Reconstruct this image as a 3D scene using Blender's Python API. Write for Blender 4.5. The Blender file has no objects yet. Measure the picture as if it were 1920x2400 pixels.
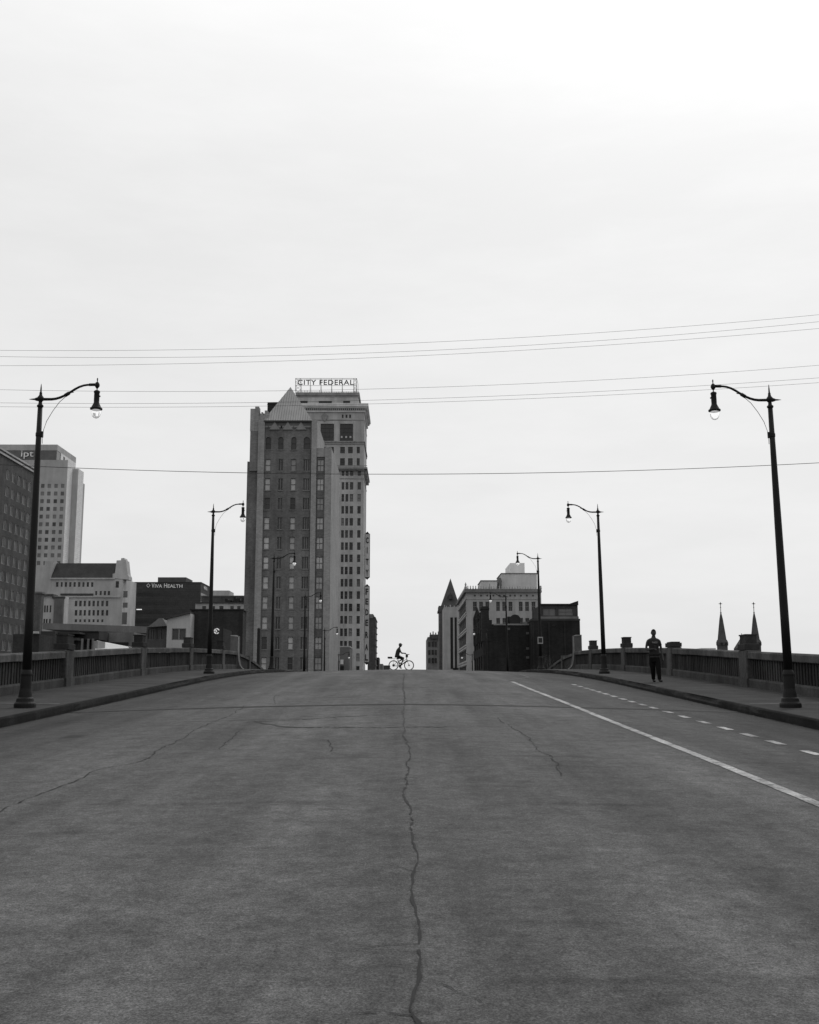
import bpy, bmesh, math, random
from mathutils import Vector, Matrix
random.seed(7)
S = bpy.context.scene
COL = S.collection
# ------------------------------------------------------------------ camera
FPX, CX, CY, HOR = 2539.0, 960.0, 1200.0, 411.0      # focal length and horizon drop in photo pixels
YAW, TILT = math.atan(10/FPX), math.atan(HOR/FPX)
cam_d = bpy.data.cameras.new('camera')
cam_d.sensor_fit = 'HORIZONTAL'; cam_d.sensor_width = 36; cam_d.lens = FPX/1920*36
cam_d.clip_start = 0.1; cam_d.clip_end = 9000
cam = bpy.data.objects.new('camera', cam_d); COL.objects.link(cam)
cam.location = (0, 0, 0)
cam.rotation_euler = (math.pi/2 + TILT, 0, -YAW)
S.camera = cam
# ------------------------------------------------------------------ overcast sky, veiled low-contrast sun ahead on the right
SUN_EL, SUN_AZ = math.radians(48), math.radians(28)   # azimuth from +Y towards +X
w = bpy.data.worlds.new('World'); S.world = w; w.use_nodes = True
nt = w.node_tree; nt.nodes.clear()
def N(t, ty, **kw):
    n = t.nodes.new(ty)
    for k, v in kw.items():
        if k in n.inputs: n.inputs[k].default_value = v
        else: setattr(n, k, v)
    return n
sky = N(nt, 'ShaderNodeTexSky', sky_type='NISHITA', sun_disc=False, sun_elevation=SUN_EL, sun_rotation=SUN_AZ, dust_density=4.0)
bw = N(nt, 'ShaderNodeRGBToBW'); nt.links.new(sky.outputs[0], bw.inputs[0])
k1 = N(nt, 'ShaderNodeMath', operation='MULTIPLY'); k1.inputs[1].default_value = 0.012
nt.links.new(bw.outputs[0], k1.inputs[0])
tc = N(nt, 'ShaderNodeTexCoord')
sp = N(nt, 'ShaderNodeSeparateXYZ'); nt.links.new(tc.outputs['Generated'], sp.inputs[0])
up = N(nt, 'ShaderNodeMapRange'); up.inputs[1].default_value = 0.0; up.inputs[2].default_value = 0.55
up.inputs[3].default_value = 0.73; up.inputs[4].default_value = 0.80
nt.links.new(sp.outputs[2], up.inputs[0])
mp = N(nt, 'ShaderNodeMapping'); mp.inputs['Scale'].default_value = (1.6, 1.6, 6.5)
nt.links.new(tc.outputs['Generated'], mp.inputs[0])
cn = N(nt, 'ShaderNodeTexNoise'); cn.inputs['Scale'].default_value = 3.2; cn.inputs['Detail'].default_value = 7; cn.inputs['Roughness'].default_value = 0.6
nt.links.new(mp.outputs[0], cn.inputs['Vector'])
cm = N(nt, 'ShaderNodeMapRange'); cm.inputs[1].default_value = 0.4; cm.inputs[2].default_value = 0.72
cm.inputs[3].default_value = -0.012; cm.inputs[4].default_value = 0.034
nt.links.new(cn.outputs[0], cm.inputs[0])
# brighter ahead (veiled sun) than behind the camera
ah = N(nt, 'ShaderNodeMapRange'); ah.inputs[1].default_value = -1; ah.inputs[2].default_value = 1
ah.inputs[3].default_value = 0.62; ah.inputs[4].default_value = 1.0
nt.links.new(sp.outputs[1], ah.inputs[0])
a1 = N(nt, 'ShaderNodeMath', operation='ADD'); nt.links.new(k1.outputs[0], a1.inputs[0]); nt.links.new(up.outputs[0], a1.inputs[1])
a2 = N(nt, 'ShaderNodeMath', operation='ADD'); nt.links.new(a1.outputs[0], a2.inputs[0]); nt.links.new(cm.outputs[0], a2.inputs[1])
a3 = N(nt, 'ShaderNodeMath', operation='MULTIPLY'); nt.links.new(a2.outputs[0], a3.inputs[0]); nt.links.new(ah.outputs[0], a3.inputs[1])
zen = N(nt, 'ShaderNodeMapRange'); zen.interpolation_type = 'SMOOTHSTEP'; zen.inputs[1].default_value = 0.40; zen.inputs[2].default_value = 0.64; zen.inputs[3].default_value = 0; zen.inputs[4].default_value = 0.16
nt.links.new(sp.outputs[2], zen.inputs[0])
a4 = N(nt, 'ShaderNodeMath', operation='ADD'); nt.links.new(a3.outputs[0], a4.inputs[0]); nt.links.new(zen.outputs[0], a4.inputs[1]); a3 = a4
bg = N(nt, 'ShaderNodeBackground'); nt.links.new(a3.outputs[0], bg.inputs['Color'])
wo = N(nt, 'ShaderNodeOutputWorld'); nt.links.new(bg.outputs[0], wo.inputs[0])
sl = bpy.data.lights.new('sun', 'SUN'); sl.energy = 0.6; sl.angle = math.radians(14); sl.color = (1, 1, 1)
sun = bpy.data.objects.new('sun', sl); COL.objects.link(sun)
sd = Vector((math.sin(SUN_AZ)*math.cos(SUN_EL), math.cos(SUN_AZ)*math.cos(SUN_EL), math.sin(SUN_EL)))
sun.rotation_euler = sd.to_track_quat('Z', 'Y').to_euler()
vs = S.view_settings; vs.view_transform = 'Standard'; vs.look = 'None'; vs.exposure = 0.0; vs.gamma = 1
vs.use_curve_mapping = False

# ------------------------------------------------------------------ helpers
Fv = Vector((math.sin(YAW)*math.cos(TILT), math.cos(YAW)*math.cos(TILT), math.sin(TILT)))
Rv = Vector((math.cos(YAW), -math.sin(YAW), 0)); Uv = Rv.cross(Fv)
def at(px, py, Y):
    r = Fv + Rv*((px-CX)/FPX) + Uv*((CY-py)/FPX); return r*(Y/r.y)
G = -8.0                                                # street level beyond the viaduct
KP = [(-40,-3.42),(0,-1.62),(13.5,-.97),(26,-.40),(42,.35),(47.8,.585),(56,.85),(64,1.03),(70,1.12),(76,1.11),(84,.88),(92.7,.49),(103,-.2),(115.5,-1.15),(140,-3.0),(170,-5.2),(200,-7.0),(230,-7.8),(260,-7.96),(1300,-7.96)]
def zc(Y):
    K = KP; n = len(K)
    if Y <= K[0][0]: return K[0][1]
    if Y >= K[-1][0]: return K[-1][1]
    for i in range(n-1):
        if K[i][0] <= Y <= K[i+1][0]: break
    def m(j):
        if j <= 0: return (K[1][1]-K[0][1])/(K[1][0]-K[0][0])
        if j >= n-1: return 0
        return (K[j+1][1]-K[j-1][1])/(K[j+1][0]-K[j-1][0])
    (x0, y0), (x1, y1) = K[i], K[i+1]; h = x1-x0; t = (Y-x0)/h
    return (2*t**3-3*t*t+1)*y0+(t**3-2*t*t+t)*h*m(i)+(-2*t**3+3*t*t)*y1+(t**3-t*t)*h*m(i+1)
HW = 7.95                                               # half width of the carriageway
def rz(X, Y):
    a = abs(X)/HW
    return zc(Y)-.19*min(1, a)**1.4 if a <= 1 else zc(Y)+(abs(X)-HW)*.01

MATS = {}
def mat(name, base, rough=0.85, kind='plain', var=0.18, scale=1.0, metallic=0.0, bump=0.0, emit=0.0, **kw):
    if name in MATS: return MATS[name]
    m = bpy.data.materials.new(name); m.use_nodes = True; MATS[name] = m
    t = m.node_tree; p = t.nodes['Principled BSDF']
    p.inputs['Specular IOR Level'].default_value = kw.get('spec', .12 if rough > .65 else (.25 if rough > .45 else .5)); p.inputs['Roughness'].default_value = rough; p.inputs['Metallic'].default_value = metallic
    geo = N(t, 'ShaderNodeNewGeometry')
    val = None
    def mul(a, lo, hi, f0=0.3, f1=0.7):
        r = N(t, 'ShaderNodeMapRange'); r.inputs[1].default_value = f0; r.inputs[2].default_value = f1
        r.inputs[3].default_value = lo; r.inputs[4].default_value = hi; t.links.new(a, r.inputs[0]); return r.outputs[0]
    def prod(a, b):
        x = N(t, 'ShaderNodeMath', operation='MULTIPLY'); t.links.new(a, x.inputs[0]); t.links.new(b, x.inputs[1]); return x.outputs[0]
    def noise(sc, vec=(1, 1, 1), det=4, rough=0.55):
        q = N(t, 'ShaderNodeMapping'); q.inputs['Scale'].default_value = vec; t.links.new(geo.outputs['Position'], q.inputs[0])
        x = N(t, 'ShaderNodeTexNoise'); x.inputs['Scale'].default_value = sc; x.inputs['Detail'].default_value = det; x.inputs['Roughness'].default_value = rough
        t.links.new(q.outputs[0], x.inputs['Vector']); return x.outputs[0]
    v = mul(noise(0.35*scale), 1-var, 1+var)
    fine = noise(6*scale, det=6, rough=0.7)
    v = prod(v, mul(fine, 1-var*0.9, 1+var*0.9))
    if kind in ('stone', 'brick', 'concrete'):
        v = prod(v, mul(noise(0.8*scale, (1, 1, .08), 5, .7), 1-var*1.3, 1+var*0.9)); v = prod(v, mul(noise(.12*scale, (1, 1, .6), 4, .6), 1-var*.9, 1+var*.9))
    if kind == 'brick':
        b = N(t, 'ShaderNodeTexBrick'); b.inputs['Scale'].default_value = kw.get('bs', 1.6)
        b.inputs['Color1'].default_value = (.85, .85, .85, 1); b.inputs['Color2'].default_value = (1.12, 1.12, 1.12, 1)
        b.inputs['Mortar'].default_value = (1.2, 1.2, 1.2, 1); b.inputs['Mortar Size'].default_value = .012
        cbx = N(t, 'ShaderNodeCombineXYZ'); s3 = N(t, 'ShaderNodeSeparateXYZ'); t.links.new(geo.outputs['Position'], s3.inputs[0])
        ad = N(t, 'ShaderNodeMath', operation='ADD'); t.links.new(s3.outputs[0], ad.inputs[0]); t.links.new(s3.outputs[1], ad.inputs[1])
        t.links.new(ad.outputs[0], cbx.inputs[0]); t.links.new(s3.outputs[2], cbx.inputs[1]); t.links.new(cbx.outputs[0], b.inputs['Vector'])
        g = N(t, 'ShaderNodeRGBToBW'); t.links.new(b.outputs[0], g.inputs[0]); v = prod(v, g.outputs[0])
    if kind == 'blocks':                                # coursed cladding
        b = N(t, 'ShaderNodeTexBrick'); b.inputs['Scale'].default_value = kw.get('bs', .5)
        b.inputs['Color1'].default_value = (.93, .93, .93, 1); b.inputs['Color2'].default_value = (1.06, 1.06, 1.06, 1)
        b.inputs['Mortar'].default_value = (.75, .75, .75, 1); b.inputs['Mortar Size'].default_value = .02
        cbx = N(t, 'ShaderNodeCombineXYZ'); s3 = N(t, 'ShaderNodeSeparateXYZ'); t.links.new(geo.outputs['Position'], s3.inputs[0])
        ad = N(t, 'ShaderNodeMath', operation='ADD'); t.links.new(s3.outputs[0], ad.inputs[0]); t.links.new(s3.outputs[1], ad.inputs[1])
        t.links.new(ad.outputs[0], cbx.inputs[0]); t.links.new(s3.outputs[2], cbx.inputs[1]); t.links.new(cbx.outputs[0], b.inputs['Vector'])
        g = N(t, 'ShaderNodeRGBToBW'); t.links.new(b.outputs[0], g.inputs[0]); v = prod(v, g.outputs[0])
    if kind == 'asphalt':
        v = prod(v, mul(noise(1.0, (.95, .03, 0), 4, .6), .70, 1.28))       # wheel-track wear along the lanes
        v = prod(v, mul(noise(.55, (1, .22, 0), 5, .65), .66, 1.30))        # patches
        v = prod(v, mul(noise(38, (1, 1, 1), 6, .9), .42, 1.58))           # aggregate
        v = prod(v, mul(noise(11, (1, 1, 1), 6, .8), .72, 1.28, .32, .68))
        v = prod(v, mul(noise(90, (1, 1, 1), 2, .8), .55, 1.45, .35, .65))  # exposed stones
        v = prod(v, mul(noise(.9, (.25, 1.6, 0), 3, .6), 1.0, .72, .60, .72))
        v = prod(v, mul(noise(.75, (1, .6, 0), 2, .5), 1.0, .62, .66, .74)) # oil stains
        v = prod(v, mul(noise(2.6, (1, 1, 0), 6, .75), .70, 1.28))
        # lighter mid-road, darker towards both gutters
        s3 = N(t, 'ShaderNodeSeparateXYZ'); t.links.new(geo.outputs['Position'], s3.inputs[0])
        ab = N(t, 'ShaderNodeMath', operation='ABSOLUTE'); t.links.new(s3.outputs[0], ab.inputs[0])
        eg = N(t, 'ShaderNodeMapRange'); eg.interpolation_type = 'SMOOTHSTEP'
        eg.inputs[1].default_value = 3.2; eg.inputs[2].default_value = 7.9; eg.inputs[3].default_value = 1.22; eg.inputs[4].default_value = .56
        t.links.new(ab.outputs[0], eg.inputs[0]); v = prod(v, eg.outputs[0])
    if kw.get('joint'):                                  # scored slab joints across the walk
        s3 = N(t, 'ShaderNodeSeparateXYZ'); t.links.new(geo.outputs['Position'], s3.inputs[0])
        pp = N(t, 'ShaderNodeMath', operation='PINGPONG'); pp.inputs[1].default_value = kw['joint']/2; t.links.new(s3.outputs[1], pp.inputs[0])
        v = prod(v, mul(pp.outputs[0], .35, 1, .012, .03)); v = prod(v, mul(noise(.5, (1, 1, 1), 2, .5), 1, .72, .55, .75))
    if kind == 'worn':
        v = prod(v, mul(noise(5, (1, 1, 1), 6, .8), .35, 1.12, .36, .52)); v = prod(v, mul(noise(30, (1, 1, 1), 4, .8), .6, 1.1, .35, .5))
    if kind == 'random':
        oi = N(t, 'ShaderNodeObjectInfo'); v = prod(v, mul(oi.outputs['Random'], kw.get('r0', .6), kw.get('r1', 1.4), 0, 1))
    mb = N(t, 'ShaderNodeMath', operation='MULTIPLY'); mb.inputs[1].default_value = base; t.links.new(v, mb.inputs[0])
    t.links.new(mb.outputs[0], p.inputs['Base Color'])
    if bump:
        bm_ = N(t, 'ShaderNodeBump'); bm_.inputs['Strength'].default_value = bump; bm_.inputs['Distance'].default_value = .02
        t.links.new(fine, bm_.inputs['Height']); t.links.new(bm_.outputs[0], p.inputs['Normal'])
    if emit:
        p.inputs['Emission Color'].default_value = (1, 1, 1, 1); p.inputs['Emission Strength'].default_value = emit
    return m

ORG = {}
class MB:
    def __init__(s): s.v = []; s.f = []
    def quad(s, *p):
        n = len(s.v); s.v += [tuple(q) for q in p]; s.f.append(tuple(range(n, n+len(p))))
    def box(s, x0, x1, y0, y1, z0, z1):
        if x0 > x1: x0, x1 = x1, x0
        if y0 > y1: y0, y1 = y1, y0
        if z0 > z1: z0, z1 = z1, z0
        n = len(s.v)
        s.v += [(x0,y0,z0),(x1,y0,z0),(x1,y1,z0),(x0,y1,z0),(x0,y0,z1),(x1,y0,z1),(x1,y1,z1),(x0,y1,z1)]
        s.f += [tuple(n+i for i in q) for q in ((0,3,2,1),(4,5,6,7),(0,1,5,4),(1,2,6,5),(2,3,7,6),(3,0,4,7))]
        return s
    def cbox(s, x0, x1, y0, y1, z0, z1, c):              # box with chamfered top and vertical edges
        s.prism([(x0+c,y0),(x1-c,y0),(x1,y0+c),(x1,y1-c),(x1-c,y1),(x0+c,y1),(x0,y1-c),(x0,y0+c)], z0, z1-c)
        d = c
        a = [(x0+c,y0),(x1-c,y0),(x1,y0+c),(x1,y1-c),(x1-c,y1),(x0+c,y1),(x0,y1-c),(x0,y0+c)]
        cx_, cy_ = (x0+x1)/2, (y0+y1)/2
        b = [(cx_+(x-cx_)*(1-d*2/(x1-x0)), cy_+(y-cy_)*(1-d*2/(y1-y0))) for x, y in a]
        for i in range(8):
            j = (i+1) % 8; s.quad((*a[i], z1-c), (*a[j], z1-c), (*b[j], z1), (*b[i], z1))
        s.quad(*[(*q, z1+.0002) for q in b]); return s
    def prism(s, poly, z0, z1):                          # ground-plan polygon
        n = len(s.v); k = len(poly)
        s.v += [(x, y, z0) for x, y in poly]+[(x, y, z1) for x, y in poly]
        s.f.append(tuple(n+i for i in reversed(range(k)))); s.f.append(tuple(n+k+i for i in range(k)))
        for i in range(k):
            j = (i+1) % k; s.f.append((n+i, n+j, n+k+j, n+k+i))
        return s
    def slab(s, poly, y0, y1):                           # elevation polygon (x, z) given thickness in y
        n = len(s.v); k = len(poly)
        s.v += [(x, y0, z) for x, z in poly]+[(x, y1, z) for x, z in poly]
        s.f.append(tuple(n+i for i in range(k))); s.f.append(tuple(n+k+i for i in reversed(range(k))))
        for i in range(k):
            j = (i+1) % k; s.f.append((n+i, n+k+i, n+k+j, n+j))
        return s
    def lathe(s, prof, c=(0, 0, 0), seg=16, axis='z'):
        n = len(s.v)
        for r, h in prof:
            for i in range(seg):
                a = 2*math.pi*i/seg; u, v = r*math.cos(a), r*math.sin(a)
                s.v.append({'z': (c[0]+u, c[1]+v, c[2]+h), 'x': (c[0]+h, c[1]+u, c[2]+v), 'y': (c[0]+u, c[1]+h, c[2]+v)}[axis])
        for k in range(len(prof)-1):
            for i in range(seg):
                j = (i+1) % seg; s.f.append((n+k*seg+i, n+k*seg+j, n+(k+1)*seg+j, n+(k+1)*seg+i))
        s.f.append(tuple(n+i for i in reversed(range(seg)))); s.f.append(tuple(n+(len(prof)-1)*seg+i for i in range(seg)))
        return s
    def tube(s, pts, r, seg=8):
        pts = [Vector(p) for p in pts]; rr = r if isinstance(r, (list, tuple)) else [r]*len(pts); n = len(s.v)
        for i, p in enumerate(pts):
            d = (pts[min(i+1, len(pts)-1)]-pts[max(i-1, 0)]).normalized()
            a = d.cross(Vector((0, 0, 1)) if abs(d.z) < .95 else Vector((0, 1, 0))).normalized(); b = d.cross(a)
            for k in range(seg):
                t = 2*math.pi*k/seg; s.v.append(tuple(p+a*rr[i]*math.cos(t)+b*rr[i]*math.sin(t)))
        for i in range(len(pts)-1):
            for k in range(seg):
                j = (k+1) % seg; s.f.append((n+i*seg+k, n+i*seg+j, n+(i+1)*seg+j, n+(i+1)*seg+k))
        s.f.append(tuple(n+k for k in reversed(range(seg)))); s.f.append(tuple(n+(len(pts)-1)*seg+k for k in range(seg)))
        return s
    def grid(s, xs, ys, fz):
        n = len(s.v); W = len(xs)
        for y in ys:
            for x in xs: s.v.append((x, y, fz(x, y)))
        for j in range(len(ys)-1):
            for i in range(W-1): s.f.append((n+j*W+i, n+j*W+i+1, n+(j+1)*W+i+1, n+(j+1)*W+i))
        return s
    def facade(s, M, u0, u1, z0, z1, holes, dep=.3):
        us = sorted({u0, u1, *[h[0] for h in holes], *[h[1] for h in holes]}); zs = sorted({z0, z1, *[h[2] for h in holes], *[h[3] for h in holes]})
        for i in range(len(us)-1):
            k0 = None
            for k in range(len(zs)-1):
                uc, zk = (us[i]+us[i+1])/2, (zs[k]+zs[k+1])/2
                if any(h[0] < uc < h[1] and h[2] < zk < h[3] for h in holes): continue
                s.quad(M(us[i], zs[k], 0), M(us[i+1], zs[k], 0), M(us[i+1], zs[k+1], 0), M(us[i], zs[k+1], 0))
        for a, b, c, d in holes:
            s.quad(M(a, c, 0), M(a, d, 0), M(a, d, dep), M(a, c, dep)); s.quad(M(b, c, 0), M(b, d, 0), M(b, d, dep), M(b, c, dep))
            s.quad(M(a, c, 0), M(b, c, 0), M(b, c, dep), M(a, c, dep)); s.quad(M(a, d, 0), M(b, d, 0), M(b, d, dep), M(a, d, dep))
        return s
    def build(s, name, m, parent=None, origin=None, smooth=False):
        po = ORG[parent.name] if parent else Vector((0, 0, 0))
        o_ = Vector(origin) if origin is not None else (po.copy() if parent else Vector((0, 0, 0)))
        me = bpy.data.meshes.new(name); me.from_pydata([tuple(Vector(v)-o_) for v in s.v], [], s.f); me.update()
        me.materials.append(m)
        if smooth:
            for p in me.polygons: p.use_smooth = True
        o = bpy.data.objects.new(name, me); COL.objects.link(o); o.location = o_-po
        if parent: o.parent = parent
        ORG[o.name] = o_; return o
def tag(o, label=None, cat=None, group=None, kind=None):
    if label: o['label'] = label
    if cat: o['category'] = cat
    if group: o['group'] = group
    if kind: o['kind'] = kind
    return o
def root(name, loc, label, cat, group=None):
    o = bpy.data.objects.new(name, None); COL.objects.link(o); o.location = loc; o.empty_display_size = .5
    ORG[o.name] = Vector(loc); return tag(o, label, cat, group)
def link_copy(o, parent=None):
    c = o.copy(); COL.objects.link(c); c.parent = parent
    for ch in o.children: link_copy(ch, c)
    return c
def text_mesh(body, size, extrude, font_scale_x=1.0, res=3, offset=0.0, spacing=1.0):
    c = bpy.data.curves.new('lettering', 'FONT'); c.body = body; c.size = size; c.extrude = extrude; c.resolution_u = res; c.offset = offset
    c.space_character = spacing; c.align_x = 'LEFT'
    o = bpy.data.objects.new('lettering', c); COL.objects.link(o)
    dg = bpy.context.evaluated_depsgraph_get(); me = bpy.data.meshes.new_from_object(o.evaluated_get(dg))
    bpy.data.objects.remove(o)
    for v in me.vertices: v.co.x *= font_scale_x
    return me
def fit_text(name, body, x0, x1, z0, z1, Y, m, parent, thick=.15, rotz=0, offset=0.0, spacing=1.0):
    """lettering standing upright, facing -Y, filling the given rectangle"""
    me = text_mesh(body, 1, 0.5, offset=offset, spacing=spacing)
    xs = [v.co.x for v in me.vertices]; ys = [v.co.y for v in me.vertices]
    a, b, c, d = min(xs), max(xs), min(ys), max(ys)
    for v in me.vertices:
        x, y, z = v.co
        v.co = ((x-a)/(b-a)*(x1-x0), -z*thick, (y-c)/(d-c)*(z1-z0))
    me.materials.clear(); me.materials.append(m); me.name = name
    o = bpy.data.objects.new(name, me); COL.objects.link(o); po = ORG[parent.name]
    o.location = Vector((x0, Y, z0))-po; o.rotation_euler.z = rotz; o.parent = parent; ORG[o.name] = Vector((x0, Y, z0)); return o

# materials (greys: the place is seen in black and white)
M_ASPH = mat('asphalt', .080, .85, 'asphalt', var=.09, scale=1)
M_LINE = mat('worn_road_paint', .34, .8, 'worn', var=.35, scale=4)
M_CRACK = mat('crack_sealant', .022, .7, var=.2)
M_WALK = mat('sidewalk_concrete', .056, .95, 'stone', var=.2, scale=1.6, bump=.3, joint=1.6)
M_CURB = mat('curb_stone', .020, .95, 'stone', var=.3, scale=3, bump=.6)  # darkened for dirt and to carry the shadow along its face
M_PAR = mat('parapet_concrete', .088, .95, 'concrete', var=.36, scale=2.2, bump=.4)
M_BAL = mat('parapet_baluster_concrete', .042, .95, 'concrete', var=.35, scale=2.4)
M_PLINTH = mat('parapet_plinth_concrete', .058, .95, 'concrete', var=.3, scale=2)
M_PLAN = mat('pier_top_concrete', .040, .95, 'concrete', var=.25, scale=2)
M_IRON = mat('black_lamp_paint', .010, .6, var=.15, scale=8)
M_WIRE = mat('wire_rubber', .05, .6)
M_GROUND = mat('ground_dirt', .10, 1.0, var=.3, scale=.3)
M_LIGHTJ = mat('bright_joint_concrete', .16, .9, var=.25, scale=6)

# ------------------------------------------------------------------ setting: ground, viaduct road, sidewalks
def frange(a, b, st):
    out = []; x = a
    while x < b-1e-6: out.append(x); x += st
    return out+[b]
g = MB().grid(frange(-4000, 4000, 400), frange(-600, 7400, 400), lambda x, y: G-.08)
tag(g.build('ground', M_GROUND), kind='structure')
ys = frange(-30, 120, 1.0)+frange(121, 260, 4)+[300, 400, 600, 900, 1250]
xs = [-HW, -6.6, -5.3, -4, -2.7, -1.3, 0, 1.3, 2.7, 4, 5.3, 6.6, HW]
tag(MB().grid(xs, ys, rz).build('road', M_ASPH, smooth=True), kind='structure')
def side_x(s, a, b): return [s*a, s*b]
yw = frange(-30, 260, .5)
for s, nm in ((-1, 'sidewalk_left'), (1, 'sidewalk_right')):
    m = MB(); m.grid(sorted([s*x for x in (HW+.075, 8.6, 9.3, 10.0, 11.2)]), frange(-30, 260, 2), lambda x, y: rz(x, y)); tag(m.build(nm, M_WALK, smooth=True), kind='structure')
    # crumbling kerb
    m = MB(); rnd = random.Random(3 if s < 0 else 5); rows = []
    chip = 0
    for y in yw:
        if 24 < y < 62 or rnd.random() < .2: chip = max(0, min(1, chip+rnd.uniform(-.5, .5)))
        else: chip *= .5
        c = chip*.055; j = rnd.uniform(-.012, .012); zt = zc(y)
        rows.append([(s*(HW-.015-j), y, zt-.30), (s*(HW-.015+j), y, zt-.12), (s*(HW-.005+c), y, zt-.025-c), (s*(HW+.02+c*1.2), y, zt+.004-c*.6), (s*(HW+.085), y, zt+.006)])
    n = 0
    for i, r in enumerate(rows): m.v += r
    for i in range(len(rows)-1):
        for k in range(4):
            a = i*5+k; m.f.append((a, a+1, a+6, a+5))
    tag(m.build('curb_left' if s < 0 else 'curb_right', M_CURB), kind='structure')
# viaduct body under deck
m = MB()
yy = frange(-30, 250, 10)
for i in range(len(yy)-1):
    for s in (-1, 1):
        a, b = yy[i], yy[i+1]
        m.quad((s*11.25, a, G), (s*11.25, b, G), (s*11.25, b, zc(b)-.02), (s*11.25, a, zc(a)-.02))
    m.quad((-11.25, a, zc(a)-.42), (11.25, a, zc(a)-.42), (11.25, b, zc(b)-.42), (-11.25, b, zc(b)-.42))
m.quad((-11.25, -30, G), (11.25, -30, G), (11.25, -30, zc(-30)-.4), (-11.25, -30, zc(-30)-.4))
tag(m.build('viaduct_deck', M_PAR), kind='structure')

def strip(pts, wid, lift, m, name, jit=0, seed=1, n=6):
    """thin painted or sealed strip following the road surface; jit makes it a ragged crack"""
    rnd = random.Random(seed); P = []; mb = MB()
    if jit:                                              # fractal wandering between the measured points
        P = [Vector((x, y)) for x, y in pts]
        for lev in range(5):
            Q = []
            for a, b in zip(P, P[1:]):
                d = b-a; L = d.length; nrm = Vector((-d.y, d.x)).normalized() if L > 1e-6 else Vector((1, 0))
                Q += [a, (a+b)/2+nrm*rnd.uniform(-1, 1)*min(L, .9)*jit*2]
            P = Q+[P[-1]]
            if (P[1]-P[0]).length < .05: break
        def lay(P, wid, fade):
            prev = None
            for i, p in enumerate(P):
                d = (P[min(len(P)-1, i+1)]-P[max(0, i-1)]); d = d.normalized() if d.length > 1e-6 else Vector((0, 1)); nrm = Vector((-d.y, d.x))
                ww = wid*rnd.choice((.25, .5, .8, 1, 1, 1.5))*(1-fade*i/len(P))/2
                cur = [p-nrm*ww*rnd.uniform(.5, 1.4), p+nrm*ww*rnd.uniform(.5, 1.4)]
                if prev and rnd.random() > .09: mb.quad(*[(q.x, q.y, rz(q.x, q.y)+lift) for q in (prev[0], cur[0], cur[1], prev[1])])
                prev = cur
        lay(P, wid, 0)
        for k in range(max(2, len(P)//14)):              # short side branches
            p = P[rnd.randrange(len(P))]; a = rnd.choice((rnd.uniform(.5, 1.1), rnd.uniform(2.0, 2.7)))*rnd.choice((1, -1))+math.pi/2; B_ = [p]
            for q in range(rnd.randint(3, 9)): a += rnd.uniform(-.5, .5); B_.append(B_[-1]+Vector((math.cos(a), math.sin(a)))*.07)
            lay(B_, wid*.5, .9)
        return tag(mb.build(name, m), kind='structure')
    for (x0, y0), (x1, y1) in zip(pts, pts[1:]):
        k = max(1, int(math.hypot(x1-x0, y1-y0)/.25))
        for i in range(k): P.append((x0+(x1-x0)*i/k, y0+(y1-y0)*i/k))
    P.append(pts[-1]); prev = None
    for i, (x, y) in enumerate(P):
        q0 = P[max(0, i-1)]; q1 = P[min(len(P)-1, i+1)]; dx, dy = q1[0]-q0[0], q1[1]-q0[1]; L = math.hypot(dx, dy) or 1
        nx, ny = -dy/L, dx/L; a = wid/2*(1+rnd.uniform(-.14, .08)); b = wid/2*(1+rnd.uniform(-.14, .08))
        cur = [(x-nx*a, y-ny*a), (x+nx*b, y+ny*b)]
        if prev: mb.quad(*[(u, v, rz(u, v)+lift) for u, v in (prev[0], cur[0], cur[1], prev[1])])
        prev = cur
    return tag(mb.build(name, m), kind='structure')
strip([(4.16, 3), (4.13, 14), (4.08, 21), (4.06, 28), (3.97, 34), (3.93, 40.3)], .15, .006, M_LINE, 'lane_line')
strip([(3.93, 40.3), (3.5, 41.0), (2.8, 42.4), (2.0, 44.2)], .10, .006, mat('faint_road_paint', .115, .8, var=.3, scale=4), 'lane_line')
strip([(4.0, 42), (5.2, 46), (5.4, 52)], .10, .006, MATS['faint_road_paint'], 'lane_line')
dy = 6.2
for c in [9.2, 10.6, 12.0, 13.4, 14.9, 16.4, 17.99, 19.34, 20.77, 22.27, 23.78, 25.25, 26.75, 27.93, 29.17, 30.42, 31.75, 33.0, 34.12, 35.3, 36.43, 37.76, 39.1]:
    strip([(6.03, c-.33), (6.03, c+.33)], .16, .006, M_LINE, 'dashed_line', seed=int(c*10))
strip([(x, 26.0) for x in (-7.9, -4, 0, 4, 7.9)], .26, .005, M_CRACK, 'expansion_joint')
strip([(x, 26.22) for x in (-7.9, -4, 0, 4, 7.9)], .12, .0045, mat('joint_armour', .06, .7), 'expansion_joint')
for s in (-1, 1):
    strip([(s*(HW+.25), 26.15), (s*(10.6 if s < 0 else 9.95), 26.15)], .13, .006, M_LIGHTJ, 'expansion_joint')
cr = [
 [(-.02, 50), (-.04, 35), (-.04, 29.5), (-.01, 26.4)], [(-.01, 25.8), (-.06, 23.3), (-.03, 20.2), (0, 17.3), (.02, 16.4), (.07, 15.8), (.03, 14.2), (.05, 13.4), (.0, 11), (.08, 8.5), (.02, 5), (.06, 2)]]
for i, c in enumerate(cr): strip(c, .020 if i else .035, .0052, M_CRACK, 'road_crack', .017, i+4)
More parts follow.
